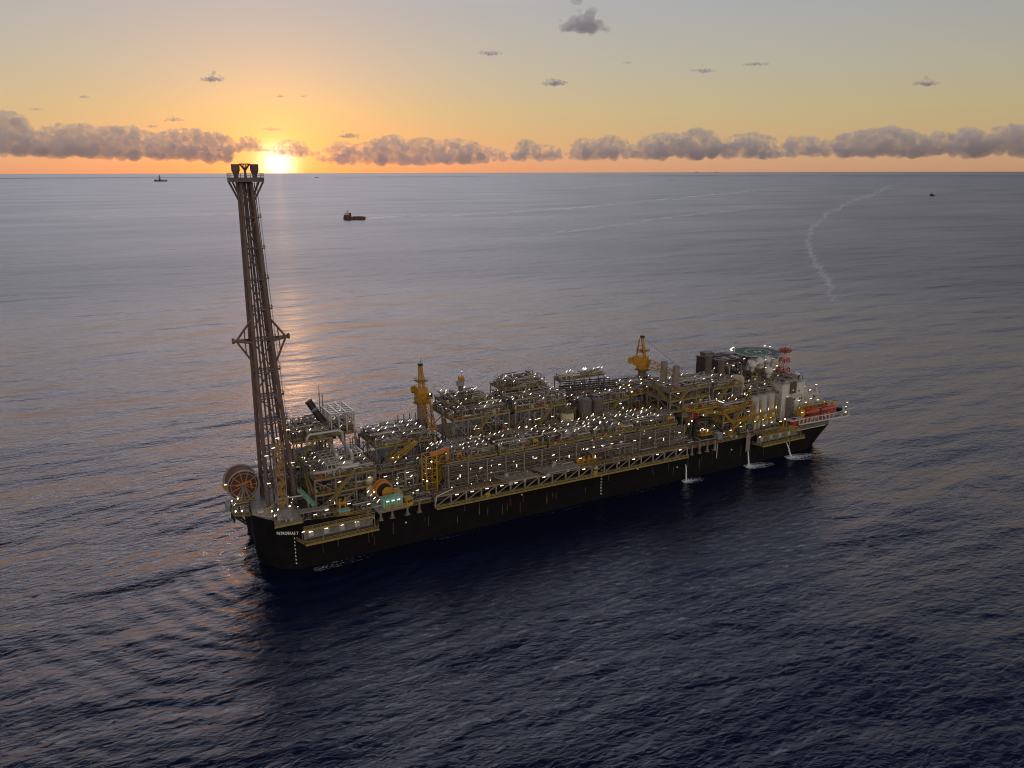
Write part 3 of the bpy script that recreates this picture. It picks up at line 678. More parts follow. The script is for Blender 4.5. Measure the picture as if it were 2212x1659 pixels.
def stair_tower():
    root = thing('stair_tower', 'slim lattice stair tower with yellow flights in front of the flare tower', 'stair tower', (6, 13.2, 16.5))
    a, b, z0, z1 = 1.5, 1.5, 16.5, 42; c = (5.9, 13.0)
    for sx, sy in ((-1,-1), (1,-1), (1,1), (-1,1)):
        m = MB(); m.bar((c[0]+sx*a, c[1]+sy*b, z0), (c[0]+sx*a, c[1]+sy*b, z1), .3, 'steel'); part(m, 'post', root)
    br = MB(); k = 0
    for z in np.arange(z0, z1-1, 3.4):
        br.bar((c[0]-a, c[1]-b, z), (c[0]+a, c[1]-b, z), .2, 'steel'); br.bar((c[0]-a, c[1]+b, z), (c[0]+a, c[1]+b, z), .2, 'steel')
        for x in (-a, a): br.bar((c[0]+x, c[1]-b, z), (c[0]+x, c[1]+b, z), .2, 'steel')
        s = 1 if k % 2 else -1; br.bar((c[0]-a*s, c[1]-b, z), (c[0]+a*s, c[1]-b, z+3.4), .16, 'steel'); br.bar((c[0]-a, c[1]-b*s, z), (c[0]-a, c[1]+b*s, z+3.4), .16, 'steel'); k += 1
        if z > 19:
            stair_part(root, (c[0]-a*.8*s, c[1]-.4*s, z-3), (c[0]+a*.8*s, c[1]-.4*s, z+.3), 1.0, 'stair_flight'); f = MB(); f.box((c[0]-a+.1, c[1]-b+.1, z+.22), (c[0]+a-.1, c[1]-.2, z+.3), 'yellow'); f.rail([(c[0]-a+.1, c[1]-b+.1, z+.3), (c[0]+a-.1, c[1]-b+.1, z+.3)], 'yellow'); part(f, 'landing', root)
    part(br, 'brace', root)
    lamp(root, (5.0, 11.2, 41.5), 'h'); lamp(root, (3.6, 11.4, 38.2), 'h')
stair_tower()
# ------------------------------------------------------------------ process modules
NEAR_G = 'near row of process modules'; FAR_G = 'far row of process modules'
M1 = module('process_module', 'module right of the flare tower foot, with open roof frames and two slanting pipes', (17, 40, 11.5, 31), [20.5, 26.2], 14.6, 101, dens=.8, hmax=2.3, lamps='uv', vessels=2, skids=5, frames=0, lamp_rows=(3, 3), group=NEAR_G)
frame_part(M1, (23.5, 31.5, 21, 30), 26.2, 30.0, 5, 4, 'roof_frame', 'pipe_light', .36); frame_part(M1, (32.5, 38.5, 22, 30), 26.2, 29.8, 4, 4, 'roof_frame', 'pipe_light', .36); frame_part(M1, (23, 27.5, 14.5, 19), 26.2, 29.8, 4, 3, 'roof_frame', 'pipe_light', .32)
for p in ([(35.6, 42, 31), (35.5, 41, 31.4), (33.6, 19.5, 30.6), (33.5, 19.0, 30), (33.5, 18.8, 26.3)], [(30.4, 42, 31.4), (30.2, 39.8, 31.6), (28.6, 21.8, 30.8), (28.6, 21.4, 30), (28.6, 21.2, 26.3)]):
    m = MB(); m.path([Vector(q) for q in p], .68, 'pipe_light', 12); part(m, 'slanting_pipe', M1, True)
vessel_part(M1, (26, 14, 28.3), (34, 13.2, 28.3), .75, 'pipe_light'); tower_part(M1, 37.6, 12.8, 16, 7.5, 1.5, 'cream')
M1b = module('process_module', 'densely piped module behind the flare tower foot on the far side', (16, 31, 34, 52), [25, 33.4], 14.6, 102, dens=1.5, hmax=5.0, vessels=1, frames=1, lamp_rows=(4, 3), group=FAR_G)
m = MB(); m.path([(21, 33.2, 32), (21, 33, 34.6), (22, 33, 36), (33, 33, 36), (34.5, 33, 35.2), (34.8, 33, 31)], .5, 'pipe_light', 10); part(m, 'pipe_loop', M1b, True)
SK = thing('open_steel_frame', 'tall open steel roof frame over equipment, beside the black slanted exhaust duct', 'steel frame', (36, 43, 14.6))
frame_part(SK, (31.6, 40.6, 36.5, 50.5), 33, 41.5, 4, 6, 'roof_frame', 'pipe_light', .5)
m = MB(); r_ = random.Random(31); m.box((31, 36, 32.9), (41.2, 51, 33.1), 'deck_grate')
for i in range(5):
    for z in (35.5, 38): m.bar((31.6, 36.5+i*3.5, z), (40.6, 36.5+i*3.5, z), .22, 'steel')
for z in (35.5, 38): m.bar((31.6, 36.5, z), (31.6, 50.5, z), .22, 'steel'); m.bar((40.6, 36.5, z), (40.6, 50.5, z), .22, 'steel')
pipes(m, r_, (32, 40, 37, 50), 190, 33.1, 3.2); part(m, 'pipework', SK)
for u, v in ((31.5, 36.4), (40.7, 36.4), (31.5, 50.6), (40.7, 50.6)): m = MB(); m.bar((u, v, 14.5), (u, v, 32.9), .6, 'steel'); part(m, 'column', SK)
m = MB(); m.rail([(31, 51, 33.1), (31, 36, 33.1), (41.2, 36, 33.1), (41.2, 51, 33.1)], 'rail_yellow'); part(m, 'railing', SK)
m = MB()
for u, h in ((31.2, 47), (32.4, 46)): m.tube((u, 49.5, 33), (u, 49.5, h), .22, 'steel', 6)
m.tube((31.2, 49.5, 47), (31.2, 49.5, 50), .07, 'steel', 5); part(m, 'vent_pipe', SK)
for p in ((33, 38, 36), (37, 44, 37), (39, 38, 34), (35, 36.4, 33.2), (40.5, 40, 34)): lamp(SK, p, 'u')
DU = thing('exhaust_duct', 'black slanted exhaust duct leaning left beside the open steel frame', 'exhaust duct', (29.8, 40, 33))
m = MB(); p0 = Vector((31.0, 39, 33.0)); p1 = Vector((29.0, 41, 39.0)); p2 = Vector((25.6, 44.6, 45.6)); m.tube(p0, p1, 1.75, 'black', 14, 1.5); m.tube(p1, p2, 1.35, 'black', 14); part(m, 'duct', DU, True)
d = (p2-p1).normalized(); m = MB(); q = p1.lerp(p2, .45); m.tube(q, q+d*.9, 1.42, 'grey_blue', 14); part(m, 'band', DU, True)
m = MB(); m.tube(p2-d*.3, p2+d*.25, 1.5, 'steel', 14); m.tube(p2+d*.2, p2+d*.27, 1.25, 'black', 14); part(m, 'rim', DU, True)
m = MB(); m.box((28.4, 37.4, 31.5), (33.4, 41.5, 33.4), 'black'); part(m, 'plenum', DU)

M2 = module('process_module', 'densely piped module left of the yellow crane boom, with blank facade below', (45.5, 69, 27.5, 48.5), [20, 28.3], 14.5, 103, dens=1.7, hmax=3.4, vessels=2, frames=1, lamp_rows=(4, 5), group=FAR_G)
m = MB(); m.box((63, 48.7, 26), (76, 49.0, 30.2), 'grey_blue')
for u in np.arange(63, 76.5, 2.6): m.bar((u, 48.6, 26), (u, 48.6, 33.4), .35, 'steel')
part(m, 'blast_wall', M2)

# near row, all with the same floor height behind the pipe rack
NL = ['near row module behind the orange hoist arm, leftmost of the near row', 'near row module above the left laydown platform', 'near row module above the gap between the laydown platforms', 'near row module above the orange pump skid', 'near row module at the right end by the red container']
for k in range(5):
    u0 = 65+22.3*k; z = 25.6-.35*k
    mm = module('process_module', NL[k], (u0, u0+21.6, 6, 22.4), [19.6-.3*k, z], 14.2-.3*k, 200+k, dens=1.25, hmax=3.7, vessels=3, skids=6, frames=1 if k not in (0, 2) else 2, lamp_rows=(3, 7), group=NEAR_G)
    if k in (0, 1, 3, 4):
        m = MB(); u = u0+(6, 17, 15, 18)[(0, 1, 3, 4).index(k)]; m.box((u-1, 7, z+2.0), (u+1, 8.8, z+3.0), 'yellow')
        for a in (-.9, .9):
            for b in (7.1, 8.7): m.bar((u+a, b, z), (u+a, b, z+2), .2, 'yellow')
        part(m, 'hoist_frame', mm)
# far row
F1 = module('process_module', 'far module right of the first yellow crane, under the small lookout crane', (78, 104, 27, 50), [26, 34.2], 14.4, 301, dens=1.25, hmax=4.2, vessels=2, towers=0, frames=1, lamp_rows=(5, 6), group=FAR_G)
F2 = module('process_module', 'highest far module in the ship middle, roof crowded with tilted tube lamps', (106, 132, 26.5, 51), [26.5, 34.2], 14.2, 302, dens=1.35, hmax=4.6, vessels=2, towers=1, frames=1, lamp_rows=(6, 6), group=FAR_G)
F3 = module('process_module', 'far module with long dark roof trusses, right of ship middle', (138, 168, 30, 51), [25, 30.5], 14.0, 303, dens=1.2, hmax=3.8, vessels=2, towers=0, frames=1, lamp_rows=(4, 5), group=FAR_G)
F4 = module('process_module', 'yellow railed module at the foot of the second crane', (170, 196, 32, 52), [24, 31.2], 13.8, 304, dens=1.0, hmax=3.2, vessels=1, frames=0, lamp_rows=(2, 4), rail='yellow', group=FAR_G)
for q in range(9): lamp(F4, (171+q*2.9, 33+q % 3*6, 31.3+q % 2*1.4), 'w')
def upper_deck(root, a, z, zb, seed, hmax, dens, lab=None, lamps_=12, rail='rail_yellow'):
    """a smaller raised deck standing on a module"""
    r_ = random.Random(seed); u0, u1, v0, v1 = a; m = MB(); m.box((u0, v0, z-.2), (u1, v1, z), 'deck_grate')
    for u in np.linspace(u0+.3, u1-.3, 4):
        for v in (v0+.3, v1-.3): m.bar((u, v, zb), (u, v, z-.2), .38, 'steel')
        m.bar((u, v0+.3, z-.4), (u, v1-.3, z-.4), .3, 'steel')
    part(m, 'raised_deck', root)
    m = MB(); m.rail([(u0, v0, z), (u1, v0, z), (u1, v1, z), (u0, v1, z)], rail, closed=True); part(m, 'railing', root)
    m = MB(); pipes(m, r_, (u0+.5, u1-.5, v0+.5, v1-.5), int((u1-u0)*(v1-v0)*.6*dens), z, hmax); pipes(m, r_, (u0+.5, u1-.5, v0+.5, v0+3), int((u1-u0)*2*dens), zb, (z-zb)*.8); part(m, 'pipework', root)
    for q in range(lamps_): lamp(root, (r_.uniform(u0+1, u1-1), r_.uniform(v0+1, v1-1), z), r_.choice('uuuv'))
upper_deck(F1, (80, 98, 36, 49.5), 38.2, 34.2, 41, 3, 1.2)
upper_deck(F2, (107, 128, 37, 50.8), 40.5, 34.2, 42, 4, 1.5, lamps_=16)
for k in range(7): lamp(F2, (131.2, 28+k*3.2, 34.4+k*.5), 'v')
m = MB()
for v in (38, 41.5, 45):
    for z in (36.2, 38.4): m.bar((139, v, z), (166, v-1.5, z-1.2), .34, 'black')
    for k in range(11): m.bar((139+k*2.6, v-.13*k, 36.2-.11*k), (141.5+k*2.5, v-.13*k-.1, 38.4-.12*k), .2, 'steel_dark')
part(m, 'roof_truss', F3); upper_deck(F3, (140, 165, 45.5, 50.8), 38.6, 30.5, 43, 2.6, 1.4, lamps_=14)
for q in range(4): vessel_part(F3, (140+q*3.2, 31.6, 32), (140+q*3.2, 36.4, 32), 1.25, 'steel_dark')
for k in range(8): lamp(F3, (167, 31.5+k*2.5, 30.6+k*.5), 'v')
# central pipe rack between the rows
CR = thing('pipe_rack', 'long low central pipe rack between the near and far module rows', 'pipe rack', (120, 24.5, 14.4))
m = MB()
for u in np.arange(66, 178, 8): 
    for v in (22.8, 26.0): m.bar((u, v, 14), (u, v, 24.6), .4, 'steel')
    for z in (21, 24.4): m.bar((u, 22.6, z), (u, 26.2, z), .35, 'steel')
part(m, 'frame', CR); m = MB(); r_ = random.Random(8)
for k in range(9): m.tube((65, 22.9+k*.38, 24.9), (178, 22.9+k*.38, 24.7), r_.uniform(.1, .22), r_.choice(['pipe_light', 'pipe_mid', 'insulation', 'pipe_dark']), 6)
pipes(m, r_, (66, 177, 22.8, 26), 220, 24.4, 2.0, .2); part(m, 'pipework', CR)
for k in range(26): lamp(CR, (66+k*4.3, 22.7, 25-.04*k), 'u')
# the open rack of posts along the near edge of the row
PR = thing('pipe_rack', 'open rack of slim posts along the near side, in front of the module row', 'pipe rack', (120, 3, 14.4))
for k, u in enumerate(np.arange(64.4, 177, 8.03)):
    m = MB(); zz = 14.4-.012*(u-64); m.bar((u, 2.6, zz), (u, 2.6, 26.2-.018*(u-64)), .38, 'pipe_mid'); m.bar((u, 5.6, zz), (u, 5.6, 25.3-.018*(u-64)), .3, 'steel'); part(m, 'post', PR)
m = MB()
for z in (16.8, 18.4, 19.9, 21.6, 23.4, 24.8): m.bar((64, 2.6, z), (176.6, 2.6, z-1.9), .2, 'steel')
for u in np.arange(64.4, 177, 8.03):
    for z in (18.4, 21.6, 24.8): m.bar((u, 2.6, z-.018*(u-64)), (u, 5.6, z-.018*(u-64)), .2, 'steel')
    if int(u) % 3 == 0: m.bar((u, 2.6, 15.5), (u+8, 2.6, 21), .16, 'steel')
part(m, 'crossbeam', PR)
m = MB(); r_ = random.Random(77)
for z in (16.2, 18.7, 20.3, 22.0, 23.8, 25.2):
    for k in range(3): m.tube((63, 3.3+k*.8, z), (177, 3.1+k*.62, z-1.95), r_.uniform(.1, .27), r_.choice(['pipe_mid', 'pipe_dark', 'pipe_dark', 'steel_dark', 'rail_yellow' if z < 18 and k == 0 else 'pipe_dark']), 6)
pipes(m, r_, (64, 176, 3, 5.5), 260, 15, 6, .25); part(m, 'pipework', PR)
for k, u in enumerate(np.arange(65.5, 176, 8.03)): lamp(PR, (u, 2.3, 16.4-.018*(u-64)), 's')
for k, u in enumerate(np.arange(69, 176, 8.03)): lamp(PR, (u, 2.4, 20.6-.018*(u-64)), 'h' if k % 3 else 's')
# generator modules with the four exhaust stacks
G1 = module('power_module', 'dark green grey power module carrying two left exhaust stacks', (176.5, 200, 12.5, 29), [27, 32, 36.2], 13.6, 401, dens=.7, hmax=2.2, vessels=1, skids=4, frames=0, lamp_rows=(2, 2), group='power modules with stacks', cat='power module')
G2 = module('power_module', 'power module carrying the two right exhaust stacks', (203.5, 222, 14.5, 36), [26.5, 33.6], 13.4, 402, dens=1.0, hmax=2.6, vessels=1, skids=5, frames=0, lamp_rows=(3, 3), group='power modules with stacks', cat='power module')
G3 = module('process_module', 'low module between the two power modules, ringed by yellow rails', (188, 205, 10.5, 32), [21, 26.6], 13.6, 403, dens=.9, hmax=2.6, vessels=1, frames=0, lamp_rows=(3, 2), rail='yellow', group=NEAR_G)
G4 = module('process_module', 'module under the big grey silo, with curving yellow walkways', (203.5, 224, 7, 14), [19.5, 25.5], 13.4, 404, dens=1.1, hmax=2.2, vessels=1, frames=0, lamp_rows=(2, 3), rail='yellow', group=NEAR_G)
m = MB(); m.box((176.9, 12.9, 36.21), (199.6, 28.6, 36.3), 'grey_blue'); part(m, 'roof_plate', G1)
SL = ['leftmost of four grey exhaust stacks, standing free at back', 'second exhaust stack from the left, nearest to the viewer', 'third exhaust stack from the left, brown grey, beside the dark equipment block', 'rightmost of four exhaust stacks, in front of the dark equipment block']
for k, (u, v, z0, z1, r) in enumerate(((180.3, 22, 36.3, 47.6, 1.55), (182.2, 16, 35, 46.4, 1.55), (214.2, 30, 33.6, 44.8, 1.6), (215, 22, 33.0, 44.2, 1.6))):
    s = thing('exhaust_stack', SL[k], 'exhaust stack', (u, v, z0), group='exhaust stacks'); mt = 'steel' if k < 2 else 'pipe_dark'
    m = MB(); m.revolve((u, v, z0), (0,0,1), [(0, r*1.25), (3.4, r*1.2), (3.5, r), (z1-z0, r)], mt, 18); part(m, 'chimney', s, True)
    m = MB(); m.revolve((u, v, z1-.05), (0,0,1), [(0, r*1.04), (.3, r*1.04)], mt, 18); m.revolve((u, v, z1+.2), (0,0,1), [(0, r*.86), (.12, r*.86)], 'black', 18); part(m, 'mouth', s, True)
    m = MB(); m.revolve((u, v, z0+3.3), (0,0,1), [(0, r*1.55), (.12, r*1.55)], 'steel', 18)
    for w in range(12): m.tube((u+r*1.28*math.cos(w*.5236), v+r*1.28*math.sin(w*.5236), z0), (u+r*1.28*math.cos(w*.5236), v+r*1.28*math.sin(w*.5236), z0+3.3), .13, 'pipe_light', 5)
    part(m, 'collar', s)

LR = thing('pipe_rack', 'short two tier pipe rack between the mint green house and the densely piped module', 'pipe rack', (52, 20, 14.5))
m = MB()
for u in np.arange(42.5, 63.5, 5.1):
    for v in (16, 23): m.bar((u, v, 14.4), (u, v, 22.6), .4, 'steel')
    for z in (18.4, 22.4): m.bar((u, 15.6, z), (u, 23.4, z), .35, 'steel')
    m.bar((u, 16, 14.6), (u+5, 16, 18.2), .25, 'steel')
part(m, 'frame', LR); m = MB(); r_ = random.Random(44)
for z in (18.7, 22.7):
    for k in range(9): m.tube((41.5, 16.2+k*.8, z), (64, 16.2+k*.8, z), r_.uniform(.12, .3), r_.choice(['pipe_mid', 'pipe_light', 'pipe_dark', 'insulation']), 6)
pipes(m, r_, (42, 63, 16, 23), 160, 18.6, 3.4, .25); pipes(m, r_, (42, 63, 16, 23), 120, 22.6, 2.2, .25); part(m, 'pipework', LR)
m = MB(); m.rail([(42, 15.5, 22.6), (63.5, 15.5, 22.6)], 'rail_yellow'); m.rail([(42, 15.5, 18.6), (63.5, 15.5, 18.6)], 'rail_yellow'); part(m, 'railing', LR)
for q in range(5): lamp(LR, (44+q*4.4, 15.4, 18.8+q % 2*4), 'u' if q % 2 else 'h')
# ------------------------------------------------------------------ side walkway, balconies, cranes and deck machinery
def side_walkway():
    root = thing('side_walkway', 'long trussed walkway with yellow rails hung along the near hull side', 'walkway', (115, -2, 12.5)); sl = -.0105
    us = np.linspace(56.4, 174, 20); zb = lambda u: 13.2+sl*(u-56.4); za = lambda u: 17.2+sl*(u-56.4)
    f = MB(); f.add([(us[0], -4.2, zb(us[0])), (us[-1], -4.2, zb(us[-1])), (us[-1], -.1, zb(us[-1])), (us[0], -.1, zb(us[0]))], [(0,1,2,3)], 'deck_grate'); f.bar((us[0], -4.25, zb(us[0])-.2), (us[-1], -4.25, zb(us[-1])-.2), .25, 'rail_yellow', .4); part(f, 'floor', root)
    t = MB(); t.bar((us[0], -3.0, za(us[0])), (us[-1], -3.0, za(us[-1])), .4, 'pipe_mid'); t.bar((us[0], -.4, za(us[0])), (us[-1], -.4, za(us[-1])), .4, 'steel'); t.bar((us[0], -3.0, zb(us[0])+.2), (us[-1], -3.0, zb(us[-1])+.2), .35, 'steel'); part(t, 'chord', root)
    for u in us: m = MB(); m.bar((u, -3.0, zb(u)-.3), (u, -3.0, za(u)), .5, 'pipe_mid'); m.bar((u, -3.0, za(u)-.25), (u, -.3, za(u)-.25), .3, 'steel'); part(m, 'upright', root)
    m = MB()
    for a, b in zip(us[:-1], us[1:]): m.bar((a, -3.0, zb(a)+.3), (b, -3.0, za(b)-.2), .34, 'pipe_mid')
    part(m, 'diagonal', root)
    m = MB(); m.rail([(us[0], -4.2, zb(us[0])), (us[-1], -4.2, zb(us[-1]))], 'rail_yellow', w=.13); part(m, 'railing', root)
    m = MB(); m.add([(us[0], -2.9, za(us[0])+.21), (us[-1], -2.9, za(us[-1])+.21), (us[-1], 1.8, za(us[-1])+.21), (us[0], 1.8, za(us[0])+.21)], [(0,1,2,3)], 'deck_red'); part(m, 'upper_deck', root)
    m = MB(); m.rail([(us[0], -2.7, za(us[0])+.2), (us[-1], -2.7, za(us[-1])+.2)], 'rail_yellow', w=.11); part(m, 'railing', root)
    m = MB(); m.path([(63.5, -2.2, 18.6), (58.5, -3.3, 18.0), (56.8, -3.4, 17.6), (56.4, -3.4, 15.5)], .24, 'pipe_light', 8); part(m, 'bent_pipe', root)
    for i in range(0, 19):
        if i in (1, 2, 3, 4, 5, 7, 10, 14, 16, 18): lamp(root, (us[i]+2, -2.7, za(us[i])-.9), 'c')
    for u in (76.5, 125): m = MB(); m.box((u, -4.0, zb(u)+.1), (u+1.6, -3.2, zb(u)+2), 'yellow'); part(m, 'locker', root)
side_walkway()
for k, (u0, u1, z) in enumerate(((84.5, 98.5, 17.9), (101, 118, 18.1), (123.5, 142.5, 16.9))):
    lb = ['left laydown platform with pale edge, overhanging the side walkway', 'middle laydown platform overhanging the side walkway', 'right laydown platform below the grey canopy deck'][k]
    root = thing('laydown_platform', lb, 'platform', ((u0+u1)/2, -1.5, z), group='laydown platforms over the side walkway')
    m = MB(); m.prism([(u0+1.4, -4.4), (u1, -4.4), (u1, 3), (u0-1, 3)], z-.35, z, 'deck_grey' if k < 2 else 'deck_red'); part(m, 'deck', root)
    m = MB(); m.rail([(u0-1, 3, z), (u0+1.4, -4.4, z), (u1, -4.4, z)], 'steel' if k < 2 else 'rail_yellow'); part(m, 'railing', root)
    m = MB(); m.box((u0+1.6, -4.3, z-1.6), (u0+3.2, -3.2, z-.36), 'pipe_light'); part(m, 'bracket', root); m = MB(); m.box((u1-6, -4.3, z-1.4), (u1-5.2, -3.6, z-.36), 'pipe_light'); part(m, 'bracket', root)
    m = MB(); r_ = random.Random(50+k); pipes(m, r_, (u0+3, u1-1, -2, 2.5), 14, z, 1.0); part(m, 'stored_parts', root)
root = thing('canopy_deck', 'flat grey canopy deck with chevron tube lights above the orange pumps', 'canopy', (136, 3, 20.8))
m = MB(); m.prism([(125.4, -.6), (147.4, -.6), (147.6, 5.8), (126.6, 5.8)], 20.7, 21.0, 'steel'); part(m, 'deck', root); m = MB(); m.rail([(125.4, -.6, 21), (147.4, -.6, 21)], 'steel'); part(m, 'railing', root)
for u in (126.5, 133, 140, 146.5): m = MB(); m.bar((u, -.3, 16.8), (u, -.3, 20.7), .3, 'steel'); part(m, 'post', root)
for k in range(4): lamp(root, (129.5+k*4.6, 4.6, 21.3), 'v'); lamp(root, (128.9+k*4.6, 3.2, 21.6), 'c')
m = MB(); r_ = random.Random(3); pipes(m, r_, (127, 146, 0, 5), 60, 21, 1.5, .2); part(m, 'pipework', root)
def pump_skid(lab, u0, u1, v, z, seed):
    root = thing('pump_skid', lab, 'pumps', ((u0+u1)/2, v, z), group='orange yellow pump skids'); r_ = random.Random(seed)
    m = MB(); m.box((u0, v-1.6, z), (u1, v+1.6, z+.3), 'yellow'); part(m, 'base_frame', root)
    n = int((u1-u0)/2.6)
    for k in range(n):
        u = u0+1.3+k*2.6; m = MB(); m.capsule((u-1, v-.3, z+1.3), (u+1, v-.3, z+1.3), .8, 'crane_yellow', 10); m.box((u-.5, v-.8, z+.3), (u+.5, v+.5, z+.9), 'crane_yellow'); m.tube((u, v-.3, z+1.8), (u, v-.3, z+2.9), .4, 'crane_yellow', 8); part(m, 'pump', root)
    m = MB(); m.rail([(u0, v-1.7, z+.3), (u1, v-1.7, z+.3)], 'yellow'); part(m, 'railing', root); lamp(root, (u0+1, v-1.5, z+.5), 'h'); lamp(root, (u1-3, v-1.2, z+1.5), 's')
pump_skid('row of glowing orange pumps under the canopy deck on the near side', 119.5, 131.5, 1.6, 16.6, 1)
pump_skid('smaller group of yellow pumps left of the black knuckle crane', 190, 197, 7.5, 15.6, 2)
def balcony(lab, u0, u1, zf, zr, seed):
    root = thing('riser_balcony', lab, 'balcony', ((u0+u1)/2, -2.5, zf), group='riser balconies hung on the hull side')
    m = MB(); m.prism([(u0-1.6, -.05), (u0, -5.2), (u1+.6, -5.2), (u1+1.6, -.05)], zf-.25, zf, 'deck_grate'); m.bar((u0, -5.2, zf-.25), (u1+.6, -5.2, zf-.25), .3, 'rail_yellow', .5); part(m, 'floor', root)
    m = MB(); m.rail([(u0-1.6, -.1, zf), (u0, -5.15, zf), (u1+.6, -5.15, zf), (u1+1.6, -.1, zf)], 'rail_yellow', w=.14); part(m, 'railing', root)
    m = MB(); m.box((u0+.6, -1.1, zf+.1), (u1-.3, -.7, zr-.5), 'grey_blue')
    for u in np.arange(u0+1, u1-.5, .9): m.bar((u, -1.2, zf+.1), (u, -1.2, zr-.5), .16, 'pipe_mid')
    part(m, 'riser_wall', root)
    t = MB(); n = int((u1-u0)/5.2); us = np.linspace(u0+.5, u1-.3, n+1)
    t.bar((us[0], -3.4, zr), (us[-1], -3.4, zr), .3, 'rail_yellow', .45)
    for u in us: t.bar((u, -3.4, zf), (u, -3.4, zr), .22, 'pipe_mid'); t.bar((u, -3.4, zr), (u, -.3, zr), .22, 'rail_yellow')
    for a, b in zip(us[:-1], us[1:]): c = (a+b)/2; t.bar((a, -3.35, zr-.2), (c, -3.35, zf+1.3), .2, 'pipe_mid'); t.bar((c, -3.35, zf+1.3), (b, -3.35, zr-.2), .2, 'pipe_mid')
    part(t, 'truss', root)
    m = MB(); m.add([(u0+.4, -2.2, zr+.15), (u1-.2, -2.2, zr+.15), (u1-.2, 1.0, zr+.15), (u0+.4, 1.0, zr+.15)], [(0,1,2,3)], 'deck_grate'); part(m, 'upper_walkway', root)
    m = MB(); m.rail([(u0+.4, -3.2, zr+.2), (u1-.2, -3.2, zr+.2)], 'rail_yellow', 1.3, w=.14); m.rail([(u0+.4, .8, zr+.2), (u1-.2, .8, zr+.2)], 'rail_yellow', 1.3, w=.14)
    part(m, 'railing', root)
    for u in np.linspace(u0+3, u1-6, 4):
        m = MB(); m.box((u-.9, -1.5, zf+.9), (u+.9, -1.22, zf+2.5), 'white'); part(m, 'panel', root); lamp(root, (u-.8, -1.7, zf+2.6), 'c')
    lamp(root, (u0-.4, -3, zf+1.5), 'h')
balcony('left riser balcony with yellow rails hung on the hull near the bow', 8.6, 33.6, 10.9, 15.0, 1)
balcony('right riser balcony with yellow rails hung on the hull near the stern', 217, 243.6, 9.6, 13.3, 2)
def bow_gear():
    root = thing('bow_platform', 'grey bow platform with winches, overhanging the black hull above the lettering', 'platform', (4.5, 5, 16.5))
    poly = [(-.2, -1.6), (9.2, -1.6), (9.6, 7.5), (9.0, 15.5), (4.2, 15.5), (1.6, 6)]
    m = MB(); m.prism(poly, 17.5, 17.9, 'deck_grey'); part(m, 'deck', root); m = MB(); m.rail([(p[0], p[1], 17.9) for p in poly], 'rail_yellow', closed=True); m.bar((-.2, -1.65, 17.6), (9.2, -1.65, 17.6), .15, 'rail_yellow', .45); part(m, 'railing', root)
    r_ = random.Random(9)
    for k in range(7): skid_part(root, r_, 1.6+k % 3*1.9+r_.random(), -.3+k//3*2.1, 17.9, .6)
    for p in ((3.4, 8.6, 17.9), (7.6, 9.6, 17.9), (1.3, 4.2, 17.9)): lamp(root, p, 'f')
    m = MB(); m.path([(4.5, 16, 19), (4.8, 15.8, 20.2), (14.5, 14.8, 20.2), (15.3, 14.6, 19.6), (15.4, 14.5, 15)], .36, 'pipe_light', 10); part(m, 'bent_pipe', root, True)
    for u, v in ((9, 4), (8, 8.5), (9.2, 11.5), (8.5, 14.5)): lamp(root, (u, v, 18), 'v')
    root = thing('bow_roof_plate', 'pale flat bow plate with yellow davit arm, left of the winch platform', 'plate', (-1.5, 13, 17.8))
    m = MB(); m.prism([(-4.4, 12.5), (1.0, 6.4), (2.9, 14.6), (-3.6, 16.6)], 17.7, 18.1, 'insulation'); part(m, 'plate', root)
    m = MB(); m.box((-2.6, 11.8, 18.1), (-.6, 13.6, 18.5), 'white'); part(m, 'hatch', root); m = MB(); m.bar((.2, 11, 18.1), (.2, 11, 19.4), .4, 'yellow'); m.bar((.2, 11, 19.4), (3, 12.2, 20), .28, 'yellow'); m.bar((.2, 11, 18.4), (1.5, 9.5, 18.3), .2, 'yellow'); part(m, 'davit', root)
    lamp(root, (1.2, 7.6, 18.1), 'f')
    root = thing('reel_platform', 'winch platform overhanging the bow on black brackets, carrying the rust red reel', 'platform', (-7, 20, 16))
    m = MB(); m.prism([(-9.6, 17.5), (-4.2, 15.2), (-3.4, 27), (-9.9, 27)], 16.1, 16.5, 'deck_grate'); m.prism([(-8.1, 21.2), (-1.2, 20.6), (-1.0, 34), (-8.3, 34)], 19.4, 19.8, 'deck_grate'); part(m, 'deck', root)
    m = MB(); m.rail([(-9.9, 27, 16.5), (-9.6, 17.5, 16.5), (-4.2, 15.2, 16.5)], 'rail_yellow'); m.rail([(-8.2, 30, 19.8), (-8.1, 21.2, 19.8), (-1.2, 20.6, 19.8)], 'rail_yellow'); part(m, 'railing', root)
    m = MB()
    for v in (18.5, 22.5): m.bar((-9.4, v, 16), (-4.9, v, 11.5), .55, 'black'); m.bar((-9.4, v, 16), (-9.4, v, 13.6), .6, 'black'); m.bar((-9.4, v, 15.7), (-4.5, v, 15.7), .5, 'black'); m.bar((-7, v, 15.7), (-6.2, v, 12.7), .35, 'black')
    part(m, 'bracket', root)
    m = MB(); r_ = random.Random(6); pipes(m, r_, (-9.3, -4, 18.5, 26), 70, 16.5, 3.5, .22); part(m, 'pipework', root); skid_part(root, r_, -6.2, 18.6, 16.5, .8); skid_part(root, r_, -5.5, 22, 19.8, .8)
    m = MB(); m.box((-11.0, 22, 17.2), (-9.9, 25, 19.3), 'grey_blue'); part(m, 'cabinet', root)
    for p in ((-8.8, 17.9, 16.3), (-6.9, 16.9, 16.5), (-9.2, 21.5, 19), (-7.2, 20.9, 19.6)): lamp(root, p, 'f')
    lamp(root, (-8.9, 19.5, 16.5), 'u')
    root = thing('hose_reel', 'large rust red hose reel with spoked wheel at the bow edge', 'reel', (-4.2, 24, 19.8)); c0 = Vector((-4.7, 21.6, 25.2)); ax = Vector((0, 1, 0)); rr = 5.3
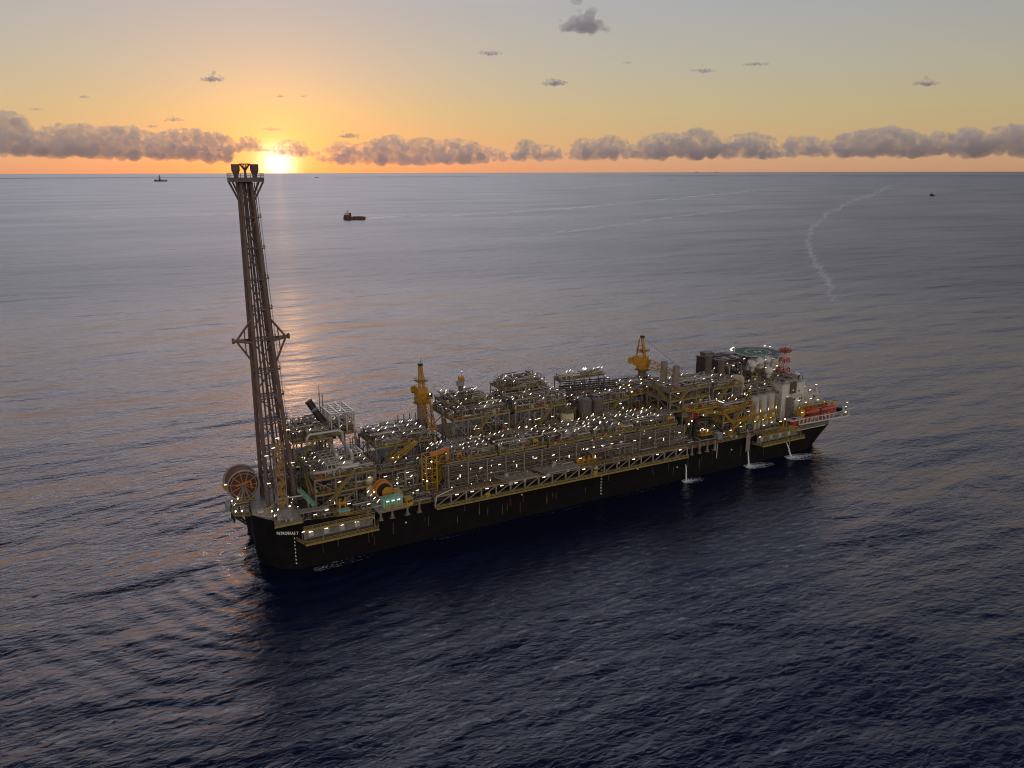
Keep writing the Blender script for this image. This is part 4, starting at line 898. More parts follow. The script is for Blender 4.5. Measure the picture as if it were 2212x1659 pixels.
    m = MB(); m.revolve(c0+ax*.8, ax, [(0, rr*.96), (6.4, rr*.96)], 'rust_red', 36); part(m, 'drum', root, True)
    for y in (0, 7.4):
        m = MB(); n = 32; c = c0+ax*y
        for k in range(n):
            a, b = 2*math.pi*k/n, 2*math.pi*(k+1)/n; P = lambda w, r: c+Vector((math.cos(w)*r, 0, math.sin(w)*r)); m.bar(P(a, rr*1.02), P(b, rr*1.02), .4, 'pipe_mid'); m.bar(P(a, rr*.82), P(b, rr*.82), .22, 'pipe_mid')
            if k % 3 == 0: m.bar(c, P(a, rr), .26, 'pipe_mid')
        m.tube(c-ax*.35, c+ax*.35, .75, 'steel', 12); part(m, 'spoked_wheel', root)
    m = MB(); m.bar(c0+Vector((-2.6, -.6, .6)), c0+Vector((2.2, -.6, 1.6)), .55, 'orange'); m.bar(c0+Vector((2.2, -.6, 1.6)), c0+Vector((2.5, -.6, -1.2)), .5, 'orange'); part(m, 'drive_arm', root)
    for u in (-6.2, -3.0): m = MB(); m.bar((u, 21.2, 19.8), (c0.x, 21.2, c0.z), .5, 'steel'); m.bar((u, 29.6, 19.8), (c0.x, 29.6, c0.z), .5, 'steel'); part(m, 'stand', root)
    m = MB(); m.box((-10.8, 25, 23.6), (-9.2, 28, 25.2), 'yellow'); m.bar((-10.6, 26, 23.6), (-6.6, 26, 19.9), .3, 'yellow'); part(m, 'service_box', root); lamp(root, (-10.6, 25, 25.3), 'c')
    root = thing('overhead_walkway', 'grey walkway bridging from the bow platform towards the first module', 'walkway', (16, 7, 17))
    m = MB(); m.prism([(9.9, 6.0), (20.2, 5.0), (20.4, 8.0), (10.1, 9.2)], 17.3, 17.7, 'deck_grey'); part(m, 'floor', root); m = MB(); m.rail([(9.9, 6, 17.7), (20.2, 5, 17.7), (20.4, 8, 17.7)], 'steel'); part(m, 'railing', root)
    for u in (13, 19.5): m = MB(); m.bar((u, 6.6, 14.5), (u, 6.6, 17.3), .35, 'steel'); part(m, 'post', root)
    stair_part(root, (16.2, 9.2, 17.6), (12.6, 15.8, 22), 1.1, 'stairway', 'mint')
bow_gear()
def mini_winch():
    root = thing('davit_crane', 'small yellow davit crane with green roofed cabin on the left balcony', 'davit crane', (24, 2.4, 15))
    m = MB(); m.box((21.2, .4, 15.2), (27.4, 4.6, 15.5), 'yellow'); m.rail([(21.2, .4, 15.5), (27.4, .4, 15.5), (27.4, 4.6, 15.5), (21.2, 4.6, 15.5)], 'yellow', closed=True, w=.16); part(m, 'base_frame', root)
    m = MB(); m.box((22.4, 1, 15.5), (26.2, 3.2, 17.2), 'steel')
    for u in (22.6, 23.8, 25, 26): m.bar((u, .98, 15.5), (u, .98, 17.2), .14, 'pipe_light')
    part(m, 'cabin', root); m = MB(); m.box((22.2, .8, 17.2), (26.4, 3.4, 17.5), 'mint'); part(m, 'roof', root)
    for u in (23.4, 25.4): m = MB(); m.bar((u, 3.8, 15.5), (u, 3.8, 21), .45, 'yellow'); m.bar((u, 3.8, 21), (u, 1.6, 21.6), .35, 'yellow'); part(m, 'arm', root)
    m = MB(); m.tube((23, 4.3, 19), (26, 4.3, 19), .7, 'crane_yellow', 10); part(m, 'drum', root)
mini_winch()
def winch_house():
    root = thing('machinery_house', 'mint green machinery house with lit louvred front on its own platform', 'machinery house', (41.5, 1.5, 15.2))
    m = MB(); m.prism([(35.2, -1.9), (46.8, -1.9), (48.4, 12), (35, 12)], 15.3, 15.7, 'deck_grey'); m.bar((35.2, -1.95, 15.3), (46.8, -1.95, 15.3), .2, 'steel', .6); part(m, 'platform', root)
    m = MB(); m.rail([(35, 12, 15.7), (35.2, -1.9, 15.7)], 'mint'); m.rail([(38.2, -1.8, 15.7), (45.4, -1.8, 15.7)], 'yellow', 1.0, w=.2); part(m, 'railing', root)
    m = MB(); m.box((37.8, -.4, 15.7), (45.0, 2.6, 18.9), 'mint'); m.box((37.6, -.6, 18.9), (45.2, 2.8, 19.3), 'mint')
    for k in range(7): m.bar((38.6+k*.95, -.46, 15.9), (38.6+k*.95, -.46, 18.4), .1, 'black')
    hs_ = part(m, 'house', root)
    for u in (39.4, 41.4, 43.5): m = MB(); m.box((u-.5, -.55, 18.0), (u+.5, -.42, 18.35), 'panel_light'); part(m, 'lamp_panel', hs_)
    for k in range(4): lamp(root, (35.4, -.5+k*3.4, 15.7), 'u')
    root = thing('mooring_winch', 'big yellow winch with round drum behind the mint green house', 'winch', (42, 7.5, 15.7))
    m = MB(); m.revolve((41.4, 4.9, 19.3), (0,1,0), [(0, 2.0), (.4, 2.0)], 'crane_yellow', 24); m.box((38.4, 4.6, 15.7), (44.6, 5.6, 18.2), 'crane_yellow'); part(m, 'housing', root)
    m = MB(); m.revolve((40.6, 6.2, 19.8), (0,1,0), [(0, 3.4), (.3, 3.4), (.35, 2.9), (2.6, 2.9), (2.65, 3.4), (2.95, 3.4)], 'orange', 30); dr = part(m, 'drum', root, True)
    m = MB(); m.revolve((40.6, 6.1, 19.8), (0,1,0), [(0, 2.7), (.08, 2.7)], 'black', 28); part(m, 'hub', dr)
    m = MB(); m.box((43.6, 4.2, 17.0), (46.6, 6.8, 19.2), 'yellow'); m.tube((43.2, 4.3, 17.8), (46.8, 4.3, 17.8), .75, 'yellow', 10); part(m, 'gearbox', root)
    lamp(root, (37.4, 8, 17.5), 'f'); lamp(root, (46.5, 8.5, 19), 'f')
    root = thing('operator_cab', 'small yellow operator cab with dark windows beside the mint green house', 'cab', (47, -.3, 15.4))
    m = MB(); m.box((45.9, -1.7, 15.5), (48.3, 1.0, 18.1), 'yellow'); cb = part(m, 'body', root); m = MB(); m.box((46.3, -1.76, 16.7), (47.1, -1.705, 17.5), 'glass_dark'); m.box((47.3, -1.76, 16.9), (48.0, -1.705, 17.7), 'glass_dark'); part(m, 'window', cb); m = MB(); m.box((45.7, -1.9, 18.1), (48.5, 1.2, 18.25), 'yellow'); part(m, 'roof', root)
    m = MB(); m.rail([(45.2, 2.5, 15.5), (49.6, 2.5, 15.5)], 'yellow'); part(m, 'railing', root); lamp(root, (48.6, -1.2, 16.8), 'v')
winch_house()
def gantry():
    root = thing('hoist_tower', 'yellow lattice hoist tower with orange bent arm at its top', 'hoist tower', (59.8, 10, 15))
    c = (59.8, 9.6); 
    for sx in (-1, 1):
        for sy in (-1, 1): m = MB(); m.bar((c[0]+sx*2.1, c[1]+sy*2.1, 14.6), (c[0]+sx*2.1, c[1]+sy*2.1, 29), .42, 'yellow'); part(m, 'post', root)
    for z in np.arange(16, 29.1, 2.6):
        m = MB()
        for s in (-1, 1): m.bar((c[0]-2.1, c[1]+s*2.1, z), (c[0]+2.1, c[1]+s*2.1, z), .26, 'yellow'); m.bar((c[0]+s*2.1, c[1]-2.1, z), (c[0]+s*2.1, c[1]+2.1, z), .26, 'yellow')
        part(m, 'ring_frame', root)
    m = MB(); m.bar((59.5, 8, 29.4), (66.6, 8, 30.6), .7, 'orange', 1.2); m.bar((66.6, 8, 31.0), (66.4, 8, 26.2), 1.0, 'orange', 1.2); m.bar((61, 8, 28.6), (65.2, 8, 29.4), .35, 'orange'); part(m, 'arm', root)
    for z in (16.5, 20.5, 24.5): stair_part(root, (62.1, 9.0, z), (66.3, 11.2, z+3.8), 1.3)
    m = MB(); m.box((62, 7.2, 25.2), (66, 10, 25.4), 'deck_grate'); m.rail([(62, 7.2, 25.4), (66, 7.2, 25.4)], 'yellow'); m.tube((66.3, 9.5, 20.5), (68.4, 8.8, 20.2), .55, 'yellow', 10); m.tube((66.3, 9.5, 18.2), (68.4, 8.8, 17.9), .55, 'yellow', 10); part(m, 'side_platform', root)
    lamp(root, (59.6, 7.2, 25.4), 'f'); lamp(root, (57.8, 7.4, 18), 'f')
    for p in ((58, 7.4, 29), (60, 7.4, 30), (62, 7.6, 30.5)): lamp(root, p, 'u')
gantry()
def lattice_boom(root, p, q, w0, w1, mat, name='boom'):
    """four chord lattice box boom tapering from w0 to w1"""
    p = Vector(p); q = Vector(q); d = (q-p).normalized(); s = d.cross(Vector((0,0,1))).normalized(); t = s.cross(d).normalized(); m = MB(); n = max(4, int((q-p).length/2.4))
    C = lambda k, f: p.lerp(q, f) + (s*(-1, 1, 1, -1)[k] + t*(-1, -1, 1, 1)[k]*.75)*(w0+(w1-w0)*f)/2
    for k in range(4):
        m.bar(C(k, 0), C(k, 1), .26, mat)
        for i in range(n): a, b = (k, (k+1) % 4) if i % 2 else ((k+1) % 4, k); m.bar(C(a, i/n), C(b, (i+1)/n), .17, mat); m.bar(C(k, i/n), C((k+1) % 4, i/n), .15, mat)
    return part(m, name, root)
bm2 = thing('folded_boom', 'slim yellow lattice boom lying slanted in front of the densely piped module', 'crane boom', (54, 22, 23)); lattice_boom(bm2, (48, 22.5, 23.0), (60.5, 23, 30.0), 2.2, 1.2, 'yellow')
m = MB(); m.bar((48, 22.5, 15), (48, 22.5, 23), 1.0, 'steel'); m.box((46.6, 21.2, 22.3), (49.4, 23.8, 23.6), 'insulation'); part(m, 'pedestal', bm2)
def big_crane(lab, u, v, zb, zp, bd, tip, mast_lean, ped_mat, seed, house_a=0.0):
    root = thing('pedestal_crane', lab, 'crane', (u, v, zb), group='yellow pedestal cranes'); bd = Vector(bd).normalized(); sd = Vector((-bd.y, bd.x, 0))
    m = MB(); m.revolve((u, v, zb), (0,0,1), [(0, 2.0), (zp-zb-2.6, 2.0)], ped_mat, 20); part(m, 'pedestal', root, True)
    m = MB(); m.revolve((u, v, zp-2.6), (0,0,1), [(0, 2.1), (1.6, 3.1), (2.6, 3.1)], 'crane_yellow', 20); m.revolve((u, v, zp-2.2), (0,0,1), [(0, 3.6), (.1, 3.6)], 'deck_grate', 20); part(m, 'slewing_ring', root, True)
    c = Vector((u, v, zp)); 
    def ob(m, f0, f1, s0, s1, z0, z1, mat):
        pts = [c+bd*f+sd*s+Vector((0,0,z)) for z in (z0, z1) for f, s in ((f0, s0), (f1, s0), (f1, s1), (f0, s1))]
        m.add(pts, [(0,3,2,1),(4,5,6,7),(0,1,5,4),(1,2,6,5),(2,3,7,6),(3,0,4,7)], mat)
    m = MB(); ob(m, -4.2, 2.4, -2.0, 2.0, 0, 4.4, 'crane_yellow'); ob(m, -4.3, 2.5, -2.1, 2.1, 4.4, 4.6, 'crane_yellow'); ob(m, -5.4, -2.2, 2.05, 3.4, .3, 2.8, 'crane_yellow'); part(m, 'machinery_house', root)
    m = MB(); ob(m, .2, 2.9, 2.03, 4.0, -.4, 2.4, 'crane_yellow'); cb = part(m, 'cab', root); m = MB(); ob(m, 2.91, 2.96, 2.2, 3.8, .6, 2.1, 'glass_dark'); ob(m, .6, 2.6, 4.01, 4.05, .6, 2.1, 'glass_dark'); part(m, 'window', cb)
    m = MB(); ob(m, -6.2, -4.25, -2.6, .4, 1.0, 3.6, 'black'); m.tube(c+bd*-5.2+sd*-2.8+Vector((0,0,2.2)), c+bd*-5.2+sd*.8+Vector((0,0,2.2)), 1.5, 'crane_yellow', 14); part(m, 'winch', root)
    m = MB(); top = c + Vector((0,0,13.8)) + bd*mast_lean
    for s in (-.9, .9): m.bar(c+sd*s+bd*.8+Vector((0,0,4.6)), top+sd*s*.45, .7, 'crane_yellow', .9); 
    m.bar(c-bd*3+Vector((0,0,4.6)), top-bd*1.4+Vector((0,0,-1.2)), .5, 'crane_yellow')
    for k in range(5): f = .15+k*.19; a = (c+bd*.8+Vector((0,0,4.6))).lerp(top, f); b = (c-bd*3+Vector((0,0,4.6))).lerp(top-bd*1.4, f); m.bar(a, b, .25, 'crane_yellow'); m.bar(a-sd*.8, a+sd*.8, .3, 'crane_yellow')
    m.box(top-Vector((.8, .8, .4)), top+Vector((.8, .8, .6)), 'black'); m.bar(top, top+Vector((.3, 0, 3.4)), .08, 'steel'); m.bar(top+bd*.8, top+bd*.8+Vector((0, 0, 3)), .08, 'steel'); part(m, 'mast', root)
    m = MB(); m.box(c+Vector((-2.2, -2.2, 6.9)), c+Vector((2.2, 2.2, 7.0)), 'deck_grate'); m.rail([c+Vector(q) for q in ((-2.2, -2.2, 7), (2.2, -2.2, 7), (2.2, 2.2, 7), (-2.2, 2.2, 7))], 'crane_yellow', closed=True); part(m, 'landing', root)
    tip = Vector(tip); b0 = c + bd*2.6 + Vector((0,0,.9)); lattice_boom(root, b0, tip, 4.6, 1.7, 'crane_yellow')
    m = MB()
    for s in (-.5, .5): m.bar(top+sd*s, tip.lerp(b0, .04)+sd*s, .07, 'steel_dark')
    part(m, 'cable', root); m = MB(); m.bar(tip, tip+Vector((0,0,-2.2)), .1, 'steel_dark'); m.box(tip+Vector((-.4, -.3, -3.2)), tip+Vector((.4, .3, -2.2)), 'yellow'); part(m, 'hook_block', root)
    return root
C1 = big_crane('left yellow pedestal crane, its lattice boom lowered towards the viewer', 73.6, 48.2, 25, 39.6, (-.12, -1, 0), (69.2, 25.2, 31.4), -.4, 'steel', 1)
lamp(C1, (76, 45, 39.8), 'f')
C2 = big_crane('right yellow pedestal crane by the exhaust stacks, its boom laid to the right', 188.8, 48, 24, 39.8, (.6, -.8, 0), (205.5, 25.5, 33.6), -.6, 'steel_dark', 2)
lamp(C2, (204.5, 25.4, 33.0), 'f')
LC = thing('lookout_crane', 'small dark crane post with lookout basket on the far module roof', 'crane post', (90.6, 46, 38.2))
m = MB(); m.revolve((90.6, 46, 38.2), (0,0,1), [(0, 1.2), (4.6, 1.0)], 'pipe_dark', 14); part(m, 'pedestal', LC, True)
m = MB(); m.revolve((90.4, 45.9, 42.6), (0,0,1), [(0, .9), (.6, 1.7), (2.4, 1.7), (2.6, 1.4)], 'pipe_mid', 14); m.rail([(89, 44.6, 44.9), (92, 44.6, 44.9), (92, 47.4, 44.9)], 'rail_yellow'); m.box((89.8, 45.2, 45.1), (91.8, 46.6, 47), 'crane_yellow'); part(m, 'basket', LC); lamp(LC, (91, 46, 46), 'v')
TK = thing('storage_drum', 'fat cream coloured upright drum between the module rows', 'tank', (130.8, 25, 24)); m = MB(); m.revolve((130.8, 25, 24), (0,0,1), [(0, 1.4), (1.6, 1.4), (3.2, 2.9), (6.6, 2.9), (7.0, 2.6)], 'cream', 20); part(m, 'shell', TK, True); m = MB(); m.revolve((130.8, 25, 31.0), (0,0,1), [(0, 3.5), (.12, 3.5)], 'deck_grate', 20); n = 10; m.rail([(130.8+3.4*math.cos(k*.628), 25+3.4*math.sin(k*.628), 31.1) for k in range(n)], 'rail_yellow', closed=True); part(m, 'top_platform', TK); lamp(TK, (130, 24.2, 31.1), 'u'); lamp(TK, (132, 25, 31.1), 'v')
TT = thing('storage_tank', 'dark upright storage tank in front of the trussed far module', 'tank', (143, 28.5, 25)); m = MB()
m.revolve((142, 28.3, 24), (0,0,1), [(0, 3.1), (9.8, 3.1), (10.6, 2.4)], 'steel_dark', 22); part(m, 'shell', TT, True); m = MB(); m.rail([(138.5, 25.5, 26), (150, 25.5, 26)], 'yellow'); m.bar((139, 25.6, 26), (139, 25.6, 29), .2, 'yellow'); m.bar((139, 25.6, 29), (142, 25.6, 29), .2, 'yellow'); part(m, 'railing', TT); m = MB()
m.revolve((148.6, 28.6, 24), (0,0,1), [(0, 2.6), (8.8, 2.6), (9.5, 2.0)], 'steel_dark', 20); part(m, 'shell', TT, True); lamp(TT, (144.5, 25.3, 27), 's')
KC = thing('knuckle_crane', 'black knuckle boom crane bent over the near deck edge', 'crane', (189, 8.5, 21)); m = MB(); m.tube((188.5, 9, 14), (188.5, 9, 21.8), 1.0, 'black', 12); part(m, 'pedestal', KC, True)
m = MB(); pts = [(188.5, 9, 22.0), (192.5, 8.6, 22.7), (196.8, 8, 22.2)]; m.path([Vector(p) for p in pts], .85, 'black', 8); part(m, 'upper_arm', KC, True); m = MB(); m.path([Vector(p) for p in [(196.8, 8, 22.2), (199.0, 6, 19.2), (200.6, 4.2, 17.2), (201.0, 3.8, 15.4)]], .65, 'black', 8); part(m, 'forearm', KC, True)
WH = thing('deck_house', 'pale blue grey little deckhouse under the tip of the black knuckle crane', 'deck house', (198, 3.4, 14)); m = MB(); m.box((196.6, 2.2, 13.9), (199.2, 4.8, 16.5), 'grey_blue'); part(m, 'body', WH); m = MB(); m.box((196.4, 2.0, 16.5), (199.4, 5, 16.7), 'grey_blue')
for k in range(4): m.box((196.8+k*.6, 2.3, 16.7), (197.1+k*.6, 4.7, 16.95), 'white')
part(m, 'roof', WH)
RC = thing('red_container', 'plain red container at the right end of the near module row', 'container', (190.5, 13.5, 21)); m = MB(); m.box((188.3, 12.2, 21.2), (192.6, 14.6, 24.2), 'red')
for k in range(8): m.box((188.5+k*.52, 12.14, 21.4), (188.75+k*.52, 12.199, 24), 'red')
part(m, 'body', RC); m = MB(); m.box((188.2, 12.1, 21.02), (192.7, 14.7, 21.2), 'rust_red'); m.box((188.25, 12.15, 24.2), (192.65, 14.65, 24.35), 'red'); part(m, 'frame', RC); lamp(RC, (186.5, 9, 20.9), 'f'); lamp(RC, (183, 7, 20.6), 'f'); lamp(RC, (195, 10.8, 21.8), 'f')
GC = thing('equipment_cabinet', 'tall grey boxy cabinet left of and behind the red container', 'cabinet', (183, 11, 24)); m = MB(); m.box((184.5, 13, 23), (190.2, 17.5, 29.4), 'steel'); part(m, 'body', GC); m = MB()
for k in range(9): m.bar((184.8+k*.64, 12.93, 23.2), (184.8+k*.64, 12.93, 29.2), .12, 'pipe_mid')
part(m, 'rib', GC)
YS = thing('stair_walkway', 'long bright yellow stairs climbing right from the near deck to the silo', 'stairs', (215, 8, 15)); stair_part(YS, (206.5, 5.6, 14.2), (212.0, 6.0, 18.6), 1.6, 'stair_flight'); stair_part(YS, (212.2, 6.1, 18.7), (219.5, 6.3, 20.0), 1.4, 'stair_flight'); stair_part(YS, (219.5, 6.4, 20), (222.5, 6.5, 23.5), 1.4, 'stair_flight'); m = MB(); m.box((205, 4.8, 14.0), (208, 7.5, 14.2), 'yellow'); m.rail([(205, 4.8, 14.2), (208, 4.8, 14.2)], 'yellow'); part(m, 'landing', YS)
CW = thing('curved_walkway', 'winding yellow railed walkway below the power modules', 'walkway', (206, 9, 24)); m = MB(); pts = [(184, 11.6, 27), (192, 9.6, 25.2), (199, 8.6, 24.2), (204, 6.6, 23.6), (210, 6.4, 24.6), (215, 6.6, 25.4), (219, 8.5, 27.5), (224, 12, 30)]
for a, b in zip(pts[:-1], pts[1:]): m.bar(a, b, 1.7, 'deck_grate', .2)
part(m, 'floor', CW); m = MB(); m.rail([Vector(p)+Vector((0, -.85, .1)) for p in pts], 'yellow', w=.16); m.rail([Vector(p)+Vector((0, .85, .1)) for p in pts], 'yellow', w=.16); part(m, 'railing', CW); stair_part(CW, (203.5, 6.6, 23.6), (208.5, 5.8, 18.8), 1.3, 'stair_flight')
# ------------------------------------------------------------------ stern: silos, living quarters, helideck
SI = ['left grey upright silo of the trio by the living quarters', 'middle grey upright silo of the trio by the living quarters', 'right grey upright silo of the trio, touching the white living block']
for k, (u, v) in enumerate(((224.8, 9.5), (230.2, 9.8), (235.6, 10.2))):
    s = thing('silo', SI[k], 'silo', (u, v, 15), group='three grey silos'); m = MB(); m.revolve((u, v, 13.4), (0,0,1), [(0, 2.45), (15.0, 2.45), (15.1, 2.3)], 'silo_grey', 22); part(m, 'shell', s, True)
    m = MB()
    for z in (17.5, 20.5):
        m.box((u-2.9, v-3.6, z), (u+2.9, v-2.2, z+.12), 'rail_yellow'); m.rail([(u-2.9, v-3.6, z), (u+2.9, v-3.6, z)], 'yellow', w=.16)
    for d in (-1.8, .2, 1.9): m.bar((u+d, v-3, 13.4), (u+d, v-3, 22 if d == 1.9 else 20.5), .3, 'yellow')
    m.bar((u+2.4, v-2.2, 17), (u+2.4, v-2.2, 27), .3, 'yellow'); m.box((u+1.9, v-2.6, 24), (u+3, v-1.9, 24.3), 'yellow'); part(m, 'access_frame', s)
    m = MB(); m.box((u-2.2, v-3.3, 13.4), (u-.6, v-2.5, 16.5), 'insulation'); m.box((u+.4, v-3.2, 13.4), (u+1.8, v-2.5, 17), 'insulation'); m.box((u-1, v-3.3, 17.6), (u+.8, v-2.4, 20), 'cream'); part(m, 'pump_box', s)
    lamp(s, (u+1.2, v-3.4, 21.5), 's'); lamp(s, (u-2.5, v-3.6, 16.5), 'w')
BS = thing('silo', 'largest pale silo with a collar, right of the rightmost exhaust stacks', 'silo', (223.5, 20, 24)); m = MB(); m.revolve((223.5, 20, 22), (0,0,1), [(0, 3.0), (7.8, 3.0), (7.9, 3.9), (8.3, 3.9), (8.35, 3.4), (13.6, 3.4), (14.2, 2.8)], 'insulation', 24); part(m, 'shell', BS, True)
m = MB(); m.rail([(219.6, 17, 30.2), (222, 15.9, 30.2), (225.5, 15.9, 30.2), (227.5, 17.5, 30.2)], 'yellow'); m.box((219.8, 16.4, 33), (222.6, 18.6, 36.2), 'yellow'); part(m, 'access_frame', BS); lamp(BS, (226.5, 17.2, 27), 's')
EB = thing('equipment_block', 'large dark brown equipment block with flat roof panels, left of the helideck', 'equipment block', (235, 38, 24))
m = MB(); m.box((224.8, 34.5, 22), (244.6, 50, 39.6), 'brown_block'); m.box((224.6, 34.3, 39.6), (244.8, 50.2, 40.0), 'black'); part(m, 'body', EB, label='dark brown walls')
m = MB(); r_ = random.Random(12)
for k in range(12): u = 225.5+k % 6*3.2; v = 36+k//6*7; m.box((u, v, 40.01), (u+2.2, v+4.5, 40.35), r_.choice(['steel', 'insulation', 'rust_red', 'black', 'deck_grey']))
m.box((226, 44, 40.3), (231, 49, 42.2), 'steel_dark'); part(m, 'roof_panel', EB)
m = MB(); r_ = random.Random(13); pipes(m, r_, (224, 245, 30.5, 34.2), 230, 24, 14.5, .35); part(m, 'pipework', EB)
m = MB(); m.box((222, 29.5, 30.0), (246, 34.2, 30.2), 'deck_grate'); m.rail([(222, 29.5, 30.2), (246, 29.5, 30.2)], 'rail_yellow'); part(m, 'front_deck', EB)
for q, p in enumerate(((226, 33, 37), (229, 33, 36), (233, 33, 35), (237, 33, 35.4), (240, 33, 33), (243, 30, 33), (231, 30, 30.5), (235, 31, 31), (239, 32, 38))): lamp(EB, p, 'v' if q % 2 else 'h')
EM = module('process_module', 'dark equipment module between the silos and the satellite domes, with pale roof hatches', (226.5, 246, 13.5, 29.5), [21.5, 27.6], 13.2, 501, dens=1.3, hmax=3.4, vessels=1, frames=0, lamp_rows=(3, 4), group=NEAR_G)
m = MB()
for u, v, w in ((229, 25, 3), (233.5, 24, 3), (238, 23, 3.4)): m.box((u, v, 30.6), (u+w, v+3, 30.9), 'insulation'); m.box((u+.1, v+.1, 27.7), (u+w-.1, v+2.9, 30.59), 'rust_red')
part(m, 'hatch_house', EM); m = MB(); m.tube((231.5, 28.5, 27), (231.5, 28.5, 35.2), 1.0, 'rust_red', 12); m.revolve((231.5, 28.5, 35.0), (0,0,1), [(0, 1.15), (.7, 1.15)], 'black', 14); part(m, 'vent_stack', EM)
m = MB(); m.bar((241, 22, 27.6), (241, 22, 33.5), .3, 'yellow'); m.bar((241, 22, 33.5), (236, 23, 33.6), .3, 'yellow'); part(m, 'jib', EM)
def quarters():
    root = thing('living_quarters', 'white living quarters block with tall blank walls and a dark louvre', 'living quarters', (251, 20, 14))
    m = MB(); m.box((243.6, 10, 13.0), (259, 36, 31.2), 'white'); m.box((259.01, 12, 13.0), (268, 40, 24.2), 'white'); m.box((259.02, 14, 24.2), (263.5, 38, 28.6), 'white'); wl = part(m, 'walls', root)
    m = MB(); m.box((248.6, 9.4, 26.3), (252.6, 9.98, 32.2), 'steel_dark')
    for k in range(8): m.bar((248.9+k*.5, 9.35, 26.4), (248.9+k*.5, 9.35, 32), .1, 'pipe_dark')
    part(m, 'louvre', root); m = MB(); m.box((243.5, 9.9, 31.2), (259.1, 36.1, 31.4), 'deck_grey'); m.rail([(243.5, 36, 31.4), (243.5, 9.9, 31.4), (259, 9.9, 31.4)], 'white'); r_ = random.Random(2); pipes(m, r_, (244.5, 258, 11, 34), 170, 31.4, 3.0, .35); part(m, 'roof', root)
    for u, v, z in ((243.57, 12.2, 26.6), (243.57, 15.5, 22)): m = MB(); m.box((u-.08, v, z), (u+.02, v+.7, z+1.2), 'glass_dark'); part(m, 'window', wl)
    for u, z in ((254.8, 26.6), (250.6, 22.5), (252.2, 22.5), (255.8, 22.5), (257.2, 22.5), (249.4, 18.5), (252, 18.5)): m = MB(); m.box((u, 9.9, z), (u+.65, 9.98, z+1.0), 'glass_dark'); part(m, 'window', wl)
    for z, v, u1 in ((24.6, 8.6, 268), (20.6, 7.6, 270), (17.2, 6.8, 271)):
        m = MB(); m.box((249, v, z-.2), (u1, 11.9, z-.02), 'white'); part(m, 'gallery_deck', root); m = MB(); m.rail([(249, v, z), (u1, v, z), (u1, 12, z)], 'white'); part(m, 'railing', root)
        for k in range(4): lamp(root, (254+k*4.2, v+1.5, z+1.6), 'h' if k % 2 else 'c')
    m = MB(); r_ = random.Random(5)
    for k in range(10): u = 256+k*1.3; m.box((u, 10.3+k % 3, 24.7), (u+1, 11.7+k % 3, 26.5), r_.choice(['cream', 'white', 'mint', 'insulation'])); m.box((u, 9.6, 20.6), (u+.8, 10.4, 22), r_.choice(['cream', 'white', 'insulation']))
    m.box((258, 9, 17.2), (262, 11.5, 19.4), 'white'); part(m, 'locker', root)
    m = MB(); m.box((246.6, 7.4, 13.2), (249.4, 9.9, 24.6), 'steel')
    for k in range(6): m.bar((246.5, 7.3, 14+k*1.8), (249.5, 7.3, 15.5+k*1.8), .2, 'pipe_dark')
    part(m, 'stair_tower', root)
    for p in ((246, 16, 31.5), (250, 9.6, 25), (257, 13, 31.4), (246, 9.2, 22.5)): lamp(root, p, 'v')
quarters()
